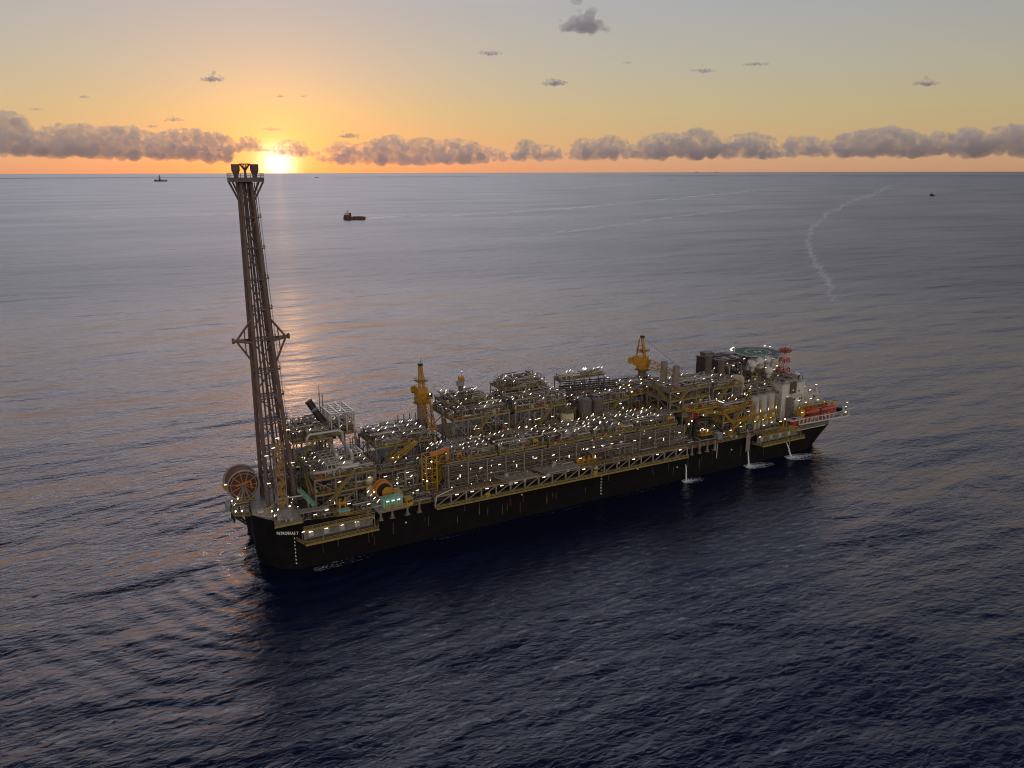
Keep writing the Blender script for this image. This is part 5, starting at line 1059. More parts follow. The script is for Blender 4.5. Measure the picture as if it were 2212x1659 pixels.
def helideck():
    c = Vector((256.5, 39.5, 40.6)); r = 13.2
    root = thing('helideck', 'green octagonal helideck with yellow landing circle on tall legs', 'helideck', c)
    P = lambda a, rr: (c.x+rr*math.cos(a), c.y+rr*math.sin(a)); oc = [P(math.pi/8+k*math.pi/4, r) for k in range(8)]
    m = MB(); m.prism(oc, c.z-.5, c.z, 'heli_green'); part(m, 'deck', root)
    def ring(m, r0, r1, z, mat, n=40, a0=0, a1=2*math.pi):
        vs = []; fs = []
        for k in range(n+1):
            a = a0+(a1-a0)*k/n; vs += [(*P(a, r0), z), (*P(a, r1), z)]
        for k in range(n): fs.append((2*k, 2*k+1, 2*k+3, 2*k+2))
        m.add(vs, fs, mat)
    m = MB(); ring(m, 5.6, 6.8, c.z+.012, 'rail_yellow'); part(m, 'landing_circle', root)
    m = MB(); vs = [(*P(math.pi/8+k*math.pi/4, rr), c.z+.012) for k in range(8) for rr in (r-.75, r-.3)]; m.add(vs, [(2*k, 2*k+1, (2*k+3) % 16, (2*k+2) % 16) for k in range(8)], 'mark_white'); part(m, 'edge_line', root)
    ca = Vector((math.cos(R(-25)), math.sin(R(-25)), 0)); cb = Vector((-ca.y, ca.x, 0)); z = Vector((0,0,.014)); m = MB()
    def strip(a, b, w): a = c+ca*a[0]+cb*a[1]+z; b = c+ca*b[0]+cb*b[1]+z; d = (b-a).normalized(); s = Vector((-d.y, d.x, 0))*w/2; m.add([a-s, b-s, b+s, a+s], [(0,1,2,3)], 'mark_white')
    strip((-1.4, -2), (-1.4, 2), .55); strip((1.4, -2), (1.4, 2), .55); strip((-1.1, 0), (1.1, 0), .55); part(m, 'letter', root)
    m = MB(); n = Vector((0,0,0))
    for k in range(14): strip((-6.4+k*.75, -9.2), (-6.0+k*.75, -9.2), .9)
    for k in range(5): strip((-2+k*.9, 9.3), (-1.5+k*.9, 9.3), .9)
    for k in range(4): strip((7.6+k*.8, -5.6), (8.1+k*.8, -5.6), .8)
    part(m, 'deck_marking', root)
    m = MB(); net = [P(math.pi/8+k*math.pi/4, r+1.5) for k in range(8)]
    for k in range(8):
        a, b = net[k], net[(k+1) % 8]; m.bar((*a, c.z+.15), (*b, c.z+.15), .16, 'pipe_light'); p, q = oc[k], oc[(k+1) % 8]
        for t in range(9): f = t/9; m.bar((p[0]+(q[0]-p[0])*f, p[1]+(q[1]-p[1])*f, c.z-.3), (a[0]+(b[0]-a[0])*f, a[1]+(b[1]-a[1])*f, c.z+.15), .12, 'pipe_light')
    part(m, 'safety_net', root)
    m = MB()
    for k in range(-3, 4): m.bar((c.x-11+abs(k)*.6, c.y+k*3.4, c.z-1), (c.x+11-abs(k)*.6, c.y+k*3.4, c.z-1), .35, 'pipe_light', .8); m.bar((c.x+k*3.4, c.y-11+abs(k)*.6, c.z-1.7), (c.x+k*3.4, c.y+11-abs(k)*.6, c.z-1.7), .35, 'cream', .7)
    part(m, 'girder', root)
    for dx, dy in ((-9, -8), (0, -9.5), (8, -8), (-10, 2), (9, 3), (-5, 8), (6, 8)): m = MB(); m.bar((c.x+dx, c.y+dy, 31 if dx < 8 else 24), (c.x+dx, c.y+dy, c.z-2), .6, 'cream'); m.bar((c.x+dx, c.y+dy, c.z-7), (c.x+dx*.3, c.y+dy*.3, c.z-2), .4, 'cream'); part(m, 'leg', root)
    for a in (2.35, 2.15, 1.95, 2.6): lamp(root, (*P(a, r+.6), c.z+.3), 'c')
    for a in (.55, .35): lamp(root, (*P(a, r+.6), c.z+.3), 'c')
    for k in range(4): lamp(root, (c.x-8+k*4, c.y-9.5, c.z-3-k % 2*4), 'w' if k % 2 else 'h')
helideck()
DL = ['left white satellite dome under the helideck edge', 'middle white satellite dome under the helideck edge', 'right white satellite dome closest to the red and white mast', 'lower white satellite dome standing in front of the others']
for k, (u, v, z) in enumerate(((241.5, 28, 38.0), (246.5, 28, 39.0), (251.5, 28, 39.2), (244.4, 20, 36.2))):
    s = thing('satellite_dome', DL[k], 'satellite dome', (u, v, 31), group='white satellite domes'); m = MB(); m.sphere((u, v, z), 2.05, 'white', 20); part(m, 'radome', s, True)
    m = MB(); m.tube((u, v, z-3.4), (u, v, z-1.7), 1.0, 'white', 12, .8); m.revolve((u, v, z-2.3), (0,0,1), [(0, 1.3), (.3, 1.3)], 'white', 16); part(m, 'pedestal', s)
    lamp(s, (u+1.5, v-1.5, z-2.2), 'v')
DP_ = thing('dome_platform', 'railed platform carrying the white satellite domes', 'platform', (247, 27, 34)); m = MB(); m.box((238.6, 25.4, 34.3), (254.4, 30.6, 34.6), 'deck_grate'); m.box((241.8, 17.6, 32.4), (247, 22.6, 32.8), 'deck_grate'); part(m, 'deck', DP_); m = MB(); m.rail([(238.6, 25.4, 34.6), (254.4, 25.4, 34.6)], 'rail_yellow'); m.rail([(241.8, 17.6, 32.8), (247, 17.6, 32.8)], 'rail_yellow'); part(m, 'railing', DP_)
for u, v, z in ((239, 25.8, 27.6), (246.5, 25.8, 31.4), (254, 25.8, 31.4), (242.2, 18, 27.6), (246.6, 18, 31.4)): m = MB(); m.bar((u, v, z), (u, v, 32.4 if v < 20 else 34.3), .45, 'steel'); part(m, 'leg', DP_)
m = MB(); r_ = random.Random(17); pipes(m, r_, (239, 254, 24, 30), 90, 31.4, 3.4, .3); part(m, 'pipework', DP_)
SD = thing('satellite_dome', 'smallest white satellite dome, right of the mast foot', 'satellite dome', (258, 15, 31.4), group='white satellite domes'); m = MB(); m.sphere((257.8, 15, 34.2), 1.0, 'white', 14); part(m, 'radome', SD, True); m = MB(); m.tube((257.8, 15, 31.4), (257.8, 15, 33.4), .5, 'white', 10); part(m, 'pedestal', SD)
def mast():
    u, v, z0 = 256.7, 22, 31.3; root = thing('radio_mast', 'red and white banded lattice mast beside the helideck', 'mast', (u, v, z0)); H = 14.0
    w = lambda z: 2.3-.9*(z-z0)/H; zs = [z0, z0+2.3, z0+4.8, z0+7.2, z0+9.5, z0+12, z0+14]
    for k, (a, b) in enumerate(zip(zs[:-1], zs[1:])):
        mt = 'red' if k % 2 else 'white'; m = MB(); C = lambda z, i: (u+(-1, 1, 1, -1)[i]*w(z), v+(-1, -1, 1, 1)[i]*w(z), z)
        for i in range(4):
            j = (i+1) % 4; m.bar(C(a, i), C(b, i), .3, mt); m.bar(C(b, i), C(b, j), .26, mt); m.bar(C(a, i), C(b, j), .2, mt); m.bar(C(a, j), C(b, i), .2, mt); m.bar(C(a, i), C(a, j), .24, mt)
        part(m, 'lattice_section', root, label=('red' if k % 2 else 'white')+' lattice section')
    m = MB(); z = z0+12.6; m.box((u-2.1, v-2.1, z), (u+2.1, v+2.1, z+.25), 'red'); m.rail([(u-2.1, v-2.1, z+.2), (u+2.1, v-2.1, z+.2), (u+2.1, v+2.1, z+.2), (u-2.1, v+2.1, z+.2)], 'red', 1.3, 1.2, .16, closed=True); part(m, 'top_platform', root)
    m = MB()
    for dx, dy in ((-1.6, -1.6), (1.6, -1.6), (0, 1.5), (-.2, -.3), (1.8, 1.2)): m.bar((u+dx, v+dy, z), (u+dx, v+dy, z+3.6), .1, 'steel')
    part(m, 'antenna', root)
mast()
HR = thing('hose_reel', 'long rust red hose reel with dark spoked end, right of the living quarters', 'reel', (276, 33, 22)); p = Vector((268.5, 37.5, 27.0)); q = Vector((275.5, 29.5, 24.6)); d = (q-p).normalized()
m = MB(); m.tube(p, q, 3.3, 'rust_red', 28); part(m, 'drum', HR, True); m = MB(); m.tube(q, q+d*.5, 4.0, 'black', 28); m.tube(p-d*.5, p, 4.0, 'black', 28); s = d.cross(Vector((0,0,1))).normalized(); t = s.cross(d)
for k in range(12): m.bar(q+d*.6, q+d*.6+(s*math.cos(k*.5236)+t*math.sin(k*.5236))*3.8, .25, 'cream')
part(m, 'spoked_wheel', HR); m = MB(); m.bar((267.5, 37, 14), (268.5, 37.5, 26.6), .8, 'cream'); m.bar((276, 29, 14), (275.8, 29.2, 24.6), .8, 'cream'); m.box((264, 27, 19.6), (277, 40, 19.9), 'deck_grey'); part(m, 'stand', HR)
for k, (u, v, z) in enumerate(((272.5, 22.5, 21.6), (275.5, 22.0, 20.6), (274.8, 18.5, 18.6))):
    s = thing('exhaust_horn', ['left upper dark mouthed exhaust horn at the stern', 'right upper dark mouthed exhaust horn at the stern', 'lowest dark mouthed exhaust horn at the stern'][k], 'exhaust horn', (u, v, z-2), group='exhaust horns at the stern')
    m = MB(); m.tube((u-2.2, v+.6, z-2.6), (u-.4, v, z-.4), .9, 'cream', 12); m.tube((u-.4, v, z-.4), (u+1.3, v-.5, z+.3), .95, 'steel_dark', 14, 1.6, cap=False); m.tube((u-.4, v, z-.4), (u+.9, v-.4, z+.1), .7, 'black', 12, 1.25); m.bar((u-1.6, v+.4, 14), (u-1.6, v+.4, z-2), .5, 'cream'); part(m, 'horn', s, True)
m = MB(); SDK = thing('stern_deck', 'raised stern deck with dark mooring gear, right of the lifeboats', 'deck', (274, 14, 14.5))
m.prism([(262, 1.5), (281, -1.0), (282, 6), (279, 30), (262, 40)], 14.6, 15.0, 'deck_grey'); part(m, 'deck', SDK); m = MB(); m.rail([(281, -1, 15), (282, 6, 15), (279, 30, 15)], 'white'); part(m, 'railing', SDK); m = MB(); r_ = random.Random(15)
m.box((276.6, 2, 15), (278.2, 4.4, 17.0), 'black'); m.box((279, 2.2, 15), (280.6, 5, 16.8), 'black'); m.box((277.8, 1.4, 15), (278.8, 2.4, 17.6), 'white'); m.box((270, 16, 15), (274, 20, 17.2), 'white'); m.box((264, 14, 15), (269, 17, 17.6), 'rust_red'); pipes(m, r_, (264, 279, 6, 28), 110, 15, 2.4, .22); part(m, 'mooring_gear', SDK)
lamp(SDK, (280.5, 2, 16.5), 'v'); lamp(SDK, (277, -.2, 15.3), 'v'); lamp(SDK, (270, 6.5, 18), 'h')
def lifeboat(lab, u0, u1):
    root = thing('lifeboat', lab, 'lifeboat', ((u0+u1)/2, .8, 18.8), group='red enclosed lifeboats'); m = MB(); c = Vector(((u0+u1)/2, .8, 18.9)); L = u1-u0; vs = []; fs = []; nr = 14; ns = 14
    for j in range(ns+1):
        f = j/ns*2-1; r = max(.05, (1-abs(f)**3.2))**.5; 
        for k in range(nr):
            a = 2*math.pi*k/nr; y = math.cos(a)*1.65*r; z = math.sin(a)*(1.55 if math.sin(a) > 0 else 1.3)*r; vs.append((c.x+f*L/2, c.y+y, c.z+z))
    for j in range(ns):
        for k in range(nr): fs.append((j*nr+k, j*nr+(k+1) % nr, (j+1)*nr+(k+1) % nr, (j+1)*nr+k))
    fs += [tuple(range(nr-1, -1, -1)), tuple(ns*nr+k for k in range(nr))]; m.add(vs, fs, 'lifeboat_red'); part(m, 'hull', root, True)
    m = MB(); m.box((u0+.8, -.9, 18.85), (u1-.8, 2.5, 19.05), 'rust_red'); part(m, 'gunwale', root); m = MB(); m.capsule((u0+.9, .8, 20.2), (u0+3, .8, 20.2), .8, 'lifeboat_red', 10); cp = part(m, 'conning_cupola', root); m = MB(); m.box((u0+1, -.02, 20.2), (u0+2.8, 0.04, 20.6), 'glass_dark'); part(m, 'window', cp)
lifeboat('left red enclosed lifeboat hanging in yellow davits near the stern', 249.8, 260.0); lifeboat('right red enclosed lifeboat, closer to the stern end', 261.0, 272.2)
def davits():
    root = thing('lifeboat_davit', 'yellow davit frame spanning over both red lifeboats', 'davit', (261, 3.5, 17)); m = MB()
    for z, v in ((22.2, 1.0), (21.2, 3.6)): m.bar((247.5, v, z+.4), (272.8, v, z-.5), .4, 'yellow')
    part(m, 'beam', root)
    for u in (248.2, 254, 260.3, 266, 272.4): m = MB(); m.bar((u, 4.4, 16.8), (u, 3.6, 21.2), .55, 'yellow'); m.bar((u, 3.6, 21.3), (u, .8, 22), .45, 'yellow'); part(m, 'arm', root)
    m = MB(); m.box((246.6, .2, 17.5), (249.2, 2.6, 20.8), 'yellow'); r_ = random.Random(4); 
    part(m, 'winch_housing', root)
    for k in range(7): m = MB(); m.box((253+k*2.6, 3.9, 19), (254.2+k*2.6, 5.2, 20.6+r_.random()), 'crane_yellow'); part(m, 'winch', root)
davits()
def gallery():
    root = thing('boarding_gallery', 'open red walled gallery with white frame below the lifeboats', 'gallery', (259, -.5, 14.6)); zb = lambda u: 15.0-.02*(u-243); m = MB()
    m.box((243.2, .9, 14.7), (270.5, 1.2, 17.0), 'red'); m.box((240.5, -.8, 13.0), (243.19, 1.2, 17.4), 'red'); part(m, 'back_wall', root)
    m = MB(); m.add([(243, -2.2, zb(243)-.15), (278.5, -2.2, zb(278)-.15), (278.5, 1.2, zb(278)-.15), (243, 1.2, zb(243)-.15)], [(0,1,2,3)], 'deck_grey'); part(m, 'floor', root)
    m = MB(); m.bar((243, -2.2, zb(243)), (278.5, -2.2, zb(278.5)), .4, 'white', .55); m.bar((243, -2.2, 17.6), (268, -2.2, 17.1), .35, 'white'); m.bar((268, -2.2, 17.1), (282, -1.4, 17.4), .25, 'white'); part(m, 'beam', root)
    for u in (243, 245.6, 248.2, 250.8, 253.4, 256, 258.6, 261.2, 263.8, 266.4, 272.5, 277.5): m = MB(); m.bar((u, -2.2, zb(u)+.2), (u, -2.2, 17.2 if u < 270 else 16.8), .32, 'white'); part(m, 'post', root)
    m = MB(); m.bar((243, -.3, 11.3), (264, -.3, 11.2), .3, 'white')
    for k in range(17): u = 243.6+k*1.4; m.bar((u, -2.1, 14.5), (u-1.0, -.3, 11.3), .17, 'pipe_light'); m.bar((u-1, -.3, 11.3), (u+.6, -.25, 14.4), .15, 'pipe_light')
    m.bar((243, -2.1, 14.4), (242.3, -.3, 11.3), .25, 'white'); part(m, 'bracket', root)
    m = MB(); m.box((238, -2.0, 17.0), (247, 2, 17.4), 'white'); part(m, 'roof', root)
    m = MB(); r_ = random.Random(8)
    for k in range(8): u = 246+k*2.9; m.box((u, .3, 15), (u+.7, .85, 16.7), r_.choice(['white', 'insulation', 'lifeboat_red']))
    part(m, 'locker', root); lamp(root, (275.5, -1.5, 16), 'c'); lamp(root, (245, -1.2, 18), 'h')
gallery()
def landing():
    root = thing('loading_platform', 'yellow railed loading platform with lit yellow frame beside the white gallery', 'platform', (238.5, -1, 14)); m = MB(); m.prism([(232, .4), (236, -2.8), (240.4, -2.8), (240.4, 2.5), (232, 2.5)], 13.4, 13.8, 'deck_grate'); part(m, 'floor', root); m = MB(); m.rail([(232, .4, 13.8), (236, -2.8, 13.8), (240.4, -2.8, 13.8)], 'yellow', w=.2); part(m, 'railing', root)
    m = MB(); 
    for u in (235, 237): m.bar((u, 0, 13.8), (u, 0, 17.8), .4, 'yellow')
    m.bar((235, 0, 17.8), (237, 0, 17.8), .4, 'yellow'); part(m, 'frame', root); m = MB(); m.box((237.6, -2, 13.8), (240, -.4, 14.8), 'insulation'); part(m, 'crate', root); lamp(root, (235, -.4, 17), 'f'); lamp(root, (233, .6, 17.2), 'c')
landing()
m = MB(); DS = thing('drain_caisson', 'bundle of pale vertical pipes down the hull, pouring water into the sea', 'pipes', (211.8, -1, 11))
for k in range(5): m.tube((210.9+k*.48, -1.1, 15.4-k % 2*.5), (210.9+k*.48, -1.1, 6.9+k % 3*.2), .26, 'pipe_mid', 8)
part(m, 'pipe_bundle', DS); m = MB(); m.box((210.2, -1.6, 13.6), (214, .3, 13.85), 'steel'); m.path([(212.4, -.6, 13.9), (212.2, -.4, 16), (211.6, 0, 17.2)], .2, 'pipe_light', 6); part(m, 'bracket', DS)
m = MB(); DP = thing('drain_pipe', 'single slim white drain pipe hanging down the dark hull side', 'pipe', (193.4, -.7, 10)); m.tube((193.4, -.8, 13.4), (193.4, -.8, 6.8), .2, 'white', 8); m.box((193.0, -1.2, 13.3), (193.8, -.02, 13.5), 'steel'); part(m, 'pipe', DP); m = MB(); m.tube((192.3, -.8, 13.4), (192.3, -.8, 10.6), .28, 'pipe_mid', 8); part(m, 'stub_pipe', DP)
# ------------------------------------------------------------------ falling water, foam, slicks on the sea
def foam_material(name, rgb, dens, scale, soft=0.5):
    m = bpy.data.materials.new(name); m.use_nodes = True; nt = m.node_tree; L = nt.links.new; b = nt.nodes['Principled BSDF']; b.inputs['Base Color'].default_value = (*rgb, 1); b.inputs['Roughness'].default_value = .6
    if name != 'foam': b.inputs['Metallic'].default_value = .75; b.inputs['Roughness'].default_value = .5
    tc = node(nt, 'ShaderNodeTexCoord'); geo = node(nt, 'ShaderNodeNewGeometry'); n = node(nt, 'ShaderNodeTexNoise'); n.inputs['Scale'].default_value = scale; n.inputs['Detail'].default_value = 7; n.inputs['Roughness'].default_value = .7; n.inputs['Distortion'].default_value = .6
    L(geo.outputs['Position'], n.inputs['Vector']); uv = node(nt, 'ShaderNodeUVMap', uv_map='edge'); sx = node(nt, 'ShaderNodeSeparateXYZ'); L(uv.outputs[0], sx.inputs[0])
    a = node(nt, 'ShaderNodeMath', operation='ADD'); L(n.outputs['Fac'], a.inputs[0]); k = node(nt, 'ShaderNodeMath', operation='MULTIPLY'); L(sx.outputs[0], k.inputs[0]); k.inputs[1].default_value = dens; L(k.outputs[0], a.inputs[1])
    r = node(nt, 'ShaderNodeMapRange'); L(a.outputs[0], r.inputs[0]); r.inputs[1].default_value = .78; r.inputs[2].default_value = .78+soft; L(r.outputs[0], b.inputs['Alpha']); MAT[name] = m
foam_material('foam', (0.80, 0.86, 0.96), .66, 1.1, .34); foam_material('foam_faint', (0.8, 0.8, 0.82), .6, .3, .5); foam_material('slick_foam', (0.88, 0.82, 0.80), .95, .03, 1.5)
def sheet(name, rows, mat, z=0.03):
    """a thin sheet on the water: rows of points across; the uv's x is 1 inside and 0 on the rim"""
    me = bpy.data.meshes.new(name); vs = []; us = []; n = len(rows[0])
    for i, r in enumerate(rows):
        for j, p in enumerate(r): vs.append((p[0], p[1], z)); us.append((0 if i in (0, len(rows)-1) or j in (0, n-1) else p[2]))
    fs = [(i*n+j, i*n+j+1, (i+1)*n+j+1, (i+1)*n+j) for i in range(len(rows)-1) for j in range(n-1)]
    me.from_pydata(vs, [], fs); uv = me.uv_layers.new(name='edge')
    for lp in me.loops: uv.data[lp.index].uv = (us[lp.vertex_index], 0)
    me.materials.append(MAT[mat]); o = bpy.data.objects.new(name, me); col.objects.link(o); return o
def patch(c, a, b, rot, mat, lab, seed, strength=1.0, skew=.3):
    r_ = random.Random(seed); rows = []; n = 15
    for i in range(n):
        f = i/(n-1)*2-1; r = []
        for j in range(9):
            g = j/8*2-1; w = math.sqrt(max(0, 1-f*f*.96))*(1-.25*f); x = f*a; y = g*b*w + r_.uniform(-.1, .1)*b; k = (1-abs(g)**1.5)*(1-.55*(f+1)/2)*strength + (.35 if abs(abs(g)-.75) < .2 else 0)
            r.append((c[0]+x*math.cos(rot)-y*math.sin(rot), c[1]+x*math.sin(rot)+y*math.cos(rot), k))
        rows.append(r)
    return tag(sheet('foam', rows, mat), lab, 'foam', kind='stuff')
def outfall(lab, top, bot, r, foam_args):
    root = thing('water_jet', lab, 'water jet', bot, group='water jets pouring from the hull'); m = MB(); top = Vector(top); bot = Vector(bot); n = 9; pts = []; r_ = random.Random(int(bot.x))
    for k in range(n+1): f = k/n; p = Vector((top.x+(bot.x-top.x)*f, top.y+(bot.y-top.y)*f, top.z+(bot.z-top.z)*f**1.6)); pts.append(p+Vector((r_.uniform(-.08, .08), 0, 0)))
    for k, (a, b) in enumerate(zip(pts[:-1], pts[1:])): m.tube(a, b, r*(.8+k*.05), 'water_white', 8, r*(.85+k*.05), cap=k in (0, n-1))
    part(m, 'stream', root, True); m = MB()
    for k in range(40): a = r_.uniform(0, 6.28); d = abs(r_.gauss(0, 1.3)); s = r_.uniform(.06, .2); m.sphere((bot.x+d*math.cos(a), bot.y-abs(d*math.sin(a))*.7, r_.uniform(0, .8)*math.exp(-d*.6)), s, 'water_white', 6)
    tag(part(m, 'spray', root), kind='stuff')
paint('water_white', (0.66, 0.70, 0.78), .35, var=.15, scale=1.5)
outfall('leftmost short water jet falling from the hull side', (175.4, -1.0, 7.2), (175.8, -1.6, 0), .26, None); outfall('middle water jet falling below the pale pipe bundle', (212.2, -1.1, 6.8), (212.6, -1.8, 0), .3, None); outfall('rightmost curved water jet under the right riser balcony', (237.5, .1, 6.8), (239.2, -2.2, 0), .28, None)
patch((178.5, -3.0), 6.2, 3.0, R(-6), 'foam', 'small white foam patch under the leftmost water jet', 1); patch((217.5, -3.8), 8.5, 3.8, R(-8), 'foam', 'white foam patch under the pale pipe bundle', 2); patch((244.0, -5.0), 9.8, 4.6, R(-10), 'foam', 'largest white foam patch under the curved water jet at the stern', 3, 1.05)
patch((22, -2.2), 12, 2.3, R(3), 'foam', 'broken blue white foam along the hull under the left riser balcony', 4, .62)
patch((255, -12), 14, 3.0, R(-14), 'foam_faint', 'faint foam trail drifting away from the stern', 5, .7)
for u0, n_, sd in ((55, 9, 11), (100, 10, 12), (140, 8, 13)): patch((u0+14, -1.4), 16, 1.2, R(1), 'foam', 'thin broken wash of foam along the waterline, ' + {11: 'below the left end of the side walkway', 12: 'below the middle of the side walkway', 13: 'below the right end of the side walkway'}[sd], sd, .36)
def slick(lab, pts, widths, mat='slick_foam', seed=1, strength=1.0, name='slick'):
    """a long streak lying on the sea through points read off the photograph; widths are half widths in its pixels"""
    rows = []; r_ = random.Random(seed); q = []
    for (a, b, w0, w1) in zip(pts[:-1], pts[1:], widths[:-1], widths[1:]):
        n = 12
        for k in range(n): f = k/n; q.append((a[0]+(b[0]-a[0])*f, a[1]+(b[1]-a[1])*f, w0+(w1-w0)*f))
    q.append((*pts[-1], widths[-1]))
    for i, (x, y, w) in enumerate(q):
        x0, y0, _ = q[max(i-1, 0)]; x1, y1, _ = q[min(i+1, len(q)-1)]; l = math.hypot(x1-x0, y1-y0); nx, ny = -(y1-y0)/l, (x1-x0)/l; off = r_.uniform(-.5, .5)*w; r = []; kk = r_.uniform(.75, 1)*min(1, 5*min(i, len(q)-1-i)/len(q)+.25)
        for j in range(7):
            g = j/6*2-1; p = at(x+nx*(g*w+off), y+ny*(g*w+off), z=0); r.append((p.x, p.y, (1-abs(g))*strength*kk))
        rows.append(r)
    return tag(sheet(name, rows, mat, .02), lab, 'sea streak', kind='stuff')
slick('pale meandering foam line across the right side of the sea', [(1944, 396), (1925, 404), (1880, 425), (1800, 455), (1757, 490), (1745, 520), (1752, 550), (1778, 590), (1795, 615), (1800, 650), (1825, 670)], [6, 8, 9, 11, 11, 12, 14, 16, 16, 17, 12], seed=3)
slick('pale wake streak curving from the supply ship to the right', [(790, 468), (900, 466), (1060, 461), (1200, 452), (1340, 441), (1480, 428), (1600, 416), (1700, 406)], [1.6, 2.4, 3, 3.2, 3.4, 3.4, 3.2, 2], seed=4, strength=1.2)
slick('short bright wake right behind the rust red supply ship', [(789, 471), (815, 469.5), (850, 467.5), (890, 466)], [1.6, 2.4, 2.6, 1.6], seed=10, strength=1.7)
slick('second, lower wake streak right of middle', [(1080, 520), (1200, 503), (1330, 488), (1450, 470), (1560, 458), (1640, 452)], [2, 3, 3.6, 3.6, 3, 2], seed=5, strength=1.05)
slick('long thin bright line on the left part of the sea', [(20, 478), (160, 466), (300, 462), (420, 460), (500, 458)], [1.6, 2.6, 3, 2.6, 1.6], seed=6, strength=1.05)
slick('thin bright line near the horizon right of middle', [(1180, 408), (1290, 404), (1400, 394), (1480, 388)], [1, 1.6, 1.6, 1], seed=7, strength=1.05)
# ------------------------------------------------------------------ vessels in the distance
def face(o_at, heading): return o_at, heading
def local(root): return root
def ship_hull(L, B, D, bow=.18, mat='ship_hull', sheer=.25):
    m = MB(); st = [(-.5, .8), (-.46, .95), (-.2, 1), (.5-bow, 1), (.5-bow*.5, .72), (.5-bow*.12, .25), (.5, .03)]; vs = []; n = len(st)
    for z, k in ((-.15*D, .9), (.5*D, .97), (D, 1)):
        for s in (-1, 1):
            for f, w in st: vs.append((f*L*(1 if z > 0 else .96), s*w*B/2*k, z+(sheer*D*max(0, f-.2)*2 if z == D else 0)))
    fs = []
    for r in range(2):
        for s in range(2):
            for i in range(n-1): a = r*2*n+s*n+i; q = (a, a+1, a+2*n+1, a+2*n); fs.append(q if s == 0 else q[::-1])
        a = r*2*n; fs.append((a, a+2*n, a+3*n, a+n)); fs.append((a+n-1, a+2*n-1, a+4*n-1, a+3*n-1))
    a = 4*n
    for i in range(n-1): fs.append((a+i, a+i+1, a+n+i+1, a+n+i))
    m.add(vs, fs, mat); return m
def vessel(name, lab, cat, pos, hd): 
    return thing(name, lab, cat, (pos.x, pos.y, 0), hd)
camx = math.pi/2 - HEAD  # forward direction
LEFT = math.atan2(-RT.y, -RT.x)
# supply ship
v = vessel('supply_ship', 'rust red supply ship with tall front bridge, sailing left ahead of its wake', 'ship', at(766, 474, z=0), LEFT + R(-8)); L = 64
ship_hull(L, 15, 7.5).build('hull', v); m = MB(); m.box((10, -6.4, 7.5), (28, 6.4, 14), 'ship_hull'); m.box((13, -6, 14), (25, 6, 17.4), 'white'); m.box((12.6, -6.3, 17.4), (25.4, 6.3, 18), 'ship_dark'); m.box((24.3, -5.6, 15.2), (25.1, 5.6, 16.9), 'glass_dark'); m.build('bridge', v)
m = MB(); m.bar((18, 0, 18), (18, 0, 27), .9, 'ship_dark'); m.bar((16, -2, 22), (20, 2, 22), .5, 'ship_dark'); m.bar((13.5, 4, 17), (13, 4.4, 22), .7, 'ship_dark'); m.bar((24, -4, 17), (24.4, -4, 22.5), .6, 'ship_dark'); m.build('mast', v)
m = MB(); m.box((10.6, 4.2, 12), (13, 6.3, 19), 'ship_dark'); m.box((10.6, -6.3, 12), (13, -4.2, 19), 'ship_dark'); m.build('funnel', v); m = MB(); m.rail([(-31, -7, 7.6), (9, -7, 7.6)], 'ship_dark', 1.6, 3, .3); m.rail([(-31, 7, 7.6), (9, 7, 7.6)], 'ship_dark', 1.6, 3, .3)
for k in range(5): m.box((-27+k*6, -4, 7.5), (-23+k*6, 4-k % 2*3, 9.2+k % 3*.5), 'ship_dark')
m.build('cargo_deck', v)
# drill ship
v = vessel('drill_ship', 'drill ship with tall derrick on the horizon at far left', 'ship', at(348, 390.5, z=0), LEFT + R(4)); L = 200; ship_hull(L, 38, 17).build('hull', v)
m = MB()
for a, b in ((-1, -1), (1, -1), (1, 1), (-1, 1)): m.bar((12+a*11, b*9, 22), (12+a*6, b*5, 88), 2.6, 'ship_hull')
for k in range(7):
    z = 24+k*10; w = 11-5*k/6.6; m.bar((12-w, -8, z), (12+w, -8, z+9), 1.4, 'ship_hull'); m.bar((12-w, 0, z), (12+w, 0, z), 2.0, 'ship_hull'); m.bar((12+w, 8, z), (12-w, 8, z+9), 1.4, 'ship_hull')
m.box((1, -8, 20), (23, 8, 44), 'ship_dark'); m.box((6, -5, 82), (18, 5, 90), 'ship_dark'); m.box((8, -2, 90), (11, 2, 98), 'ship_dark'); m.build('derrick', v)
m = MB(); m.box((62, -16, 17), (86, 16, 27), 'ship_hull'); m.box((60, -13, 30), (100, 13, 31.5), 'ship_dark'); m.box((62, -2, 27), (66, 2, 30), 'ship_dark'); m.box((84, -2, 27), (90, 2, 30), 'ship_dark'); m.build('bridge', v)
m = MB(); m.bar((36, 10, 17), (36, 10, 50), 3.5, 'ship_dark'); m.bar((36, 10, 50), (22, 8, 30), 2, 'ship_dark'); m.bar((-40, -10, 17), (-40, -10, 28), 3.5, 'ship_dark'); m.bar((-40, -10, 28), (-20, -8, 30), 2, 'ship_dark'); m.box((-52, -10, 26), (-14, 10, 29), 'ship_dark'); m.bar((-52, 0, 17), (-52, 0, 27), 3, 'ship_dark'); m.bar((-30, 0, 17), (-30, 0, 27), 3, 'ship_dark'); m.build('deck_crane', v)
m = MB(); m.box((-88, -9, 17), (-76, 9, 28), 'ship_dark'); m.bar((-80, 0, 28), (-80, 0, 33), 1.5, 'ship_dark'); m.box((-20, -14, 17), (30, 14, 23), 'ship_hull'); m.build('superstructure', v)
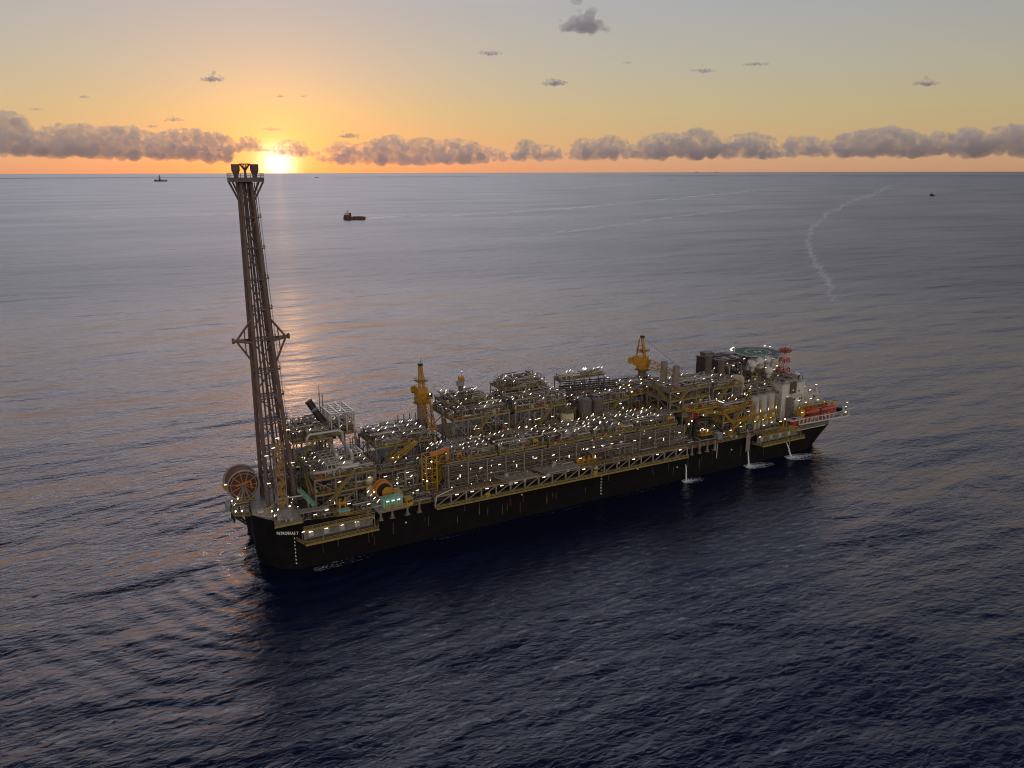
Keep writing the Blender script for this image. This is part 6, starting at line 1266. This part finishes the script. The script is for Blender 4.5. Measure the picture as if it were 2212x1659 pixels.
# tug seen end on at right
v = vessel('tug_boat', 'small dark tug seen end on, near the right edge of the sea', 'boat', at(2014, 425.5, z=0), camx + R(8)); ship_hull(34, 13, 7, mat='ship_dark').build('hull', v); m = MB(); m.box((-2, -5, 7), (9, 5, 11.5), 'ship_dark'); m.box((0, -4.2, 11.5), (7, 4.2, 13), 'white'); m.box((-.5, -4.6, 13), (7.5, 4.6, 14.2), 'ship_dark'); m.build('bridge', v); m = MB(); m.bar((2, -.5, 14), (2, -.5, 21), .7, 'ship_dark'); m.bar((1, 2.6, 14), (1, 3, 17.5), .8, 'ship_dark'); m.build('mast', v)
# low boat right of the sun
v = vessel('cargo_boat', 'tiny low boat far off, just right of the sun', 'boat', at(685, 383, z=0), LEFT); ship_hull(110, 20, 9, mat='ship_dark').build('hull', v); m = MB(); m.box((30, -8, 9), (44, 8, 22), 'ship_dark'); m.bar((36, 0, 22), (36, 0, 30), 1.5, 'ship_dark'); m.build('bridge', v)
# two silhouettes on the horizon
v = vessel('drill_ship', 'smaller rig silhouette with a thin derrick on the horizon, right of middle', 'ship', at(1505, 373.4, z=0), LEFT+R(20)); s = 3.4; ship_hull(170*s, 34*s, 14*s, mat='ship_dark').build('hull', v); m = MB()
for a in (-1, 1): m.bar((a*12*s, 0, 14*s), (a*4*s, 0, 84*s), 5*s, 'ship_dark')
m.box((-50*s, -12*s, 14*s), (50*s, 12*s, 24*s), 'ship_dark'); m.bar((-40*s, 0, 20*s), (-40*s, 0, 60*s), 4*s, 'ship_dark'); m.build('derrick', v)
v = vessel('tanker_ship', 'long low ship silhouette on the horizon, right of the rig silhouette', 'ship', at(1548, 373.4, z=0), LEFT+R(10)); s = 4.4; ship_hull(190*s, 34*s, 12*s, mat='ship_dark').build('hull', v); m = MB(); m.box((-90*s, -12*s, 12*s), (-70*s, 12*s, 26*s), 'ship_dark'); m.box((-60*s, -8*s, 12*s), (40*s, 8*s, 20*s), 'ship_dark'); m.build('superstructure', v)
slick('short bright wake behind the tug at right', [(2004, 424), (1985, 420), (1960, 415), (1940, 412)], [1, 1, 1.2, .8], seed=9, strength=1.0, name='slick')
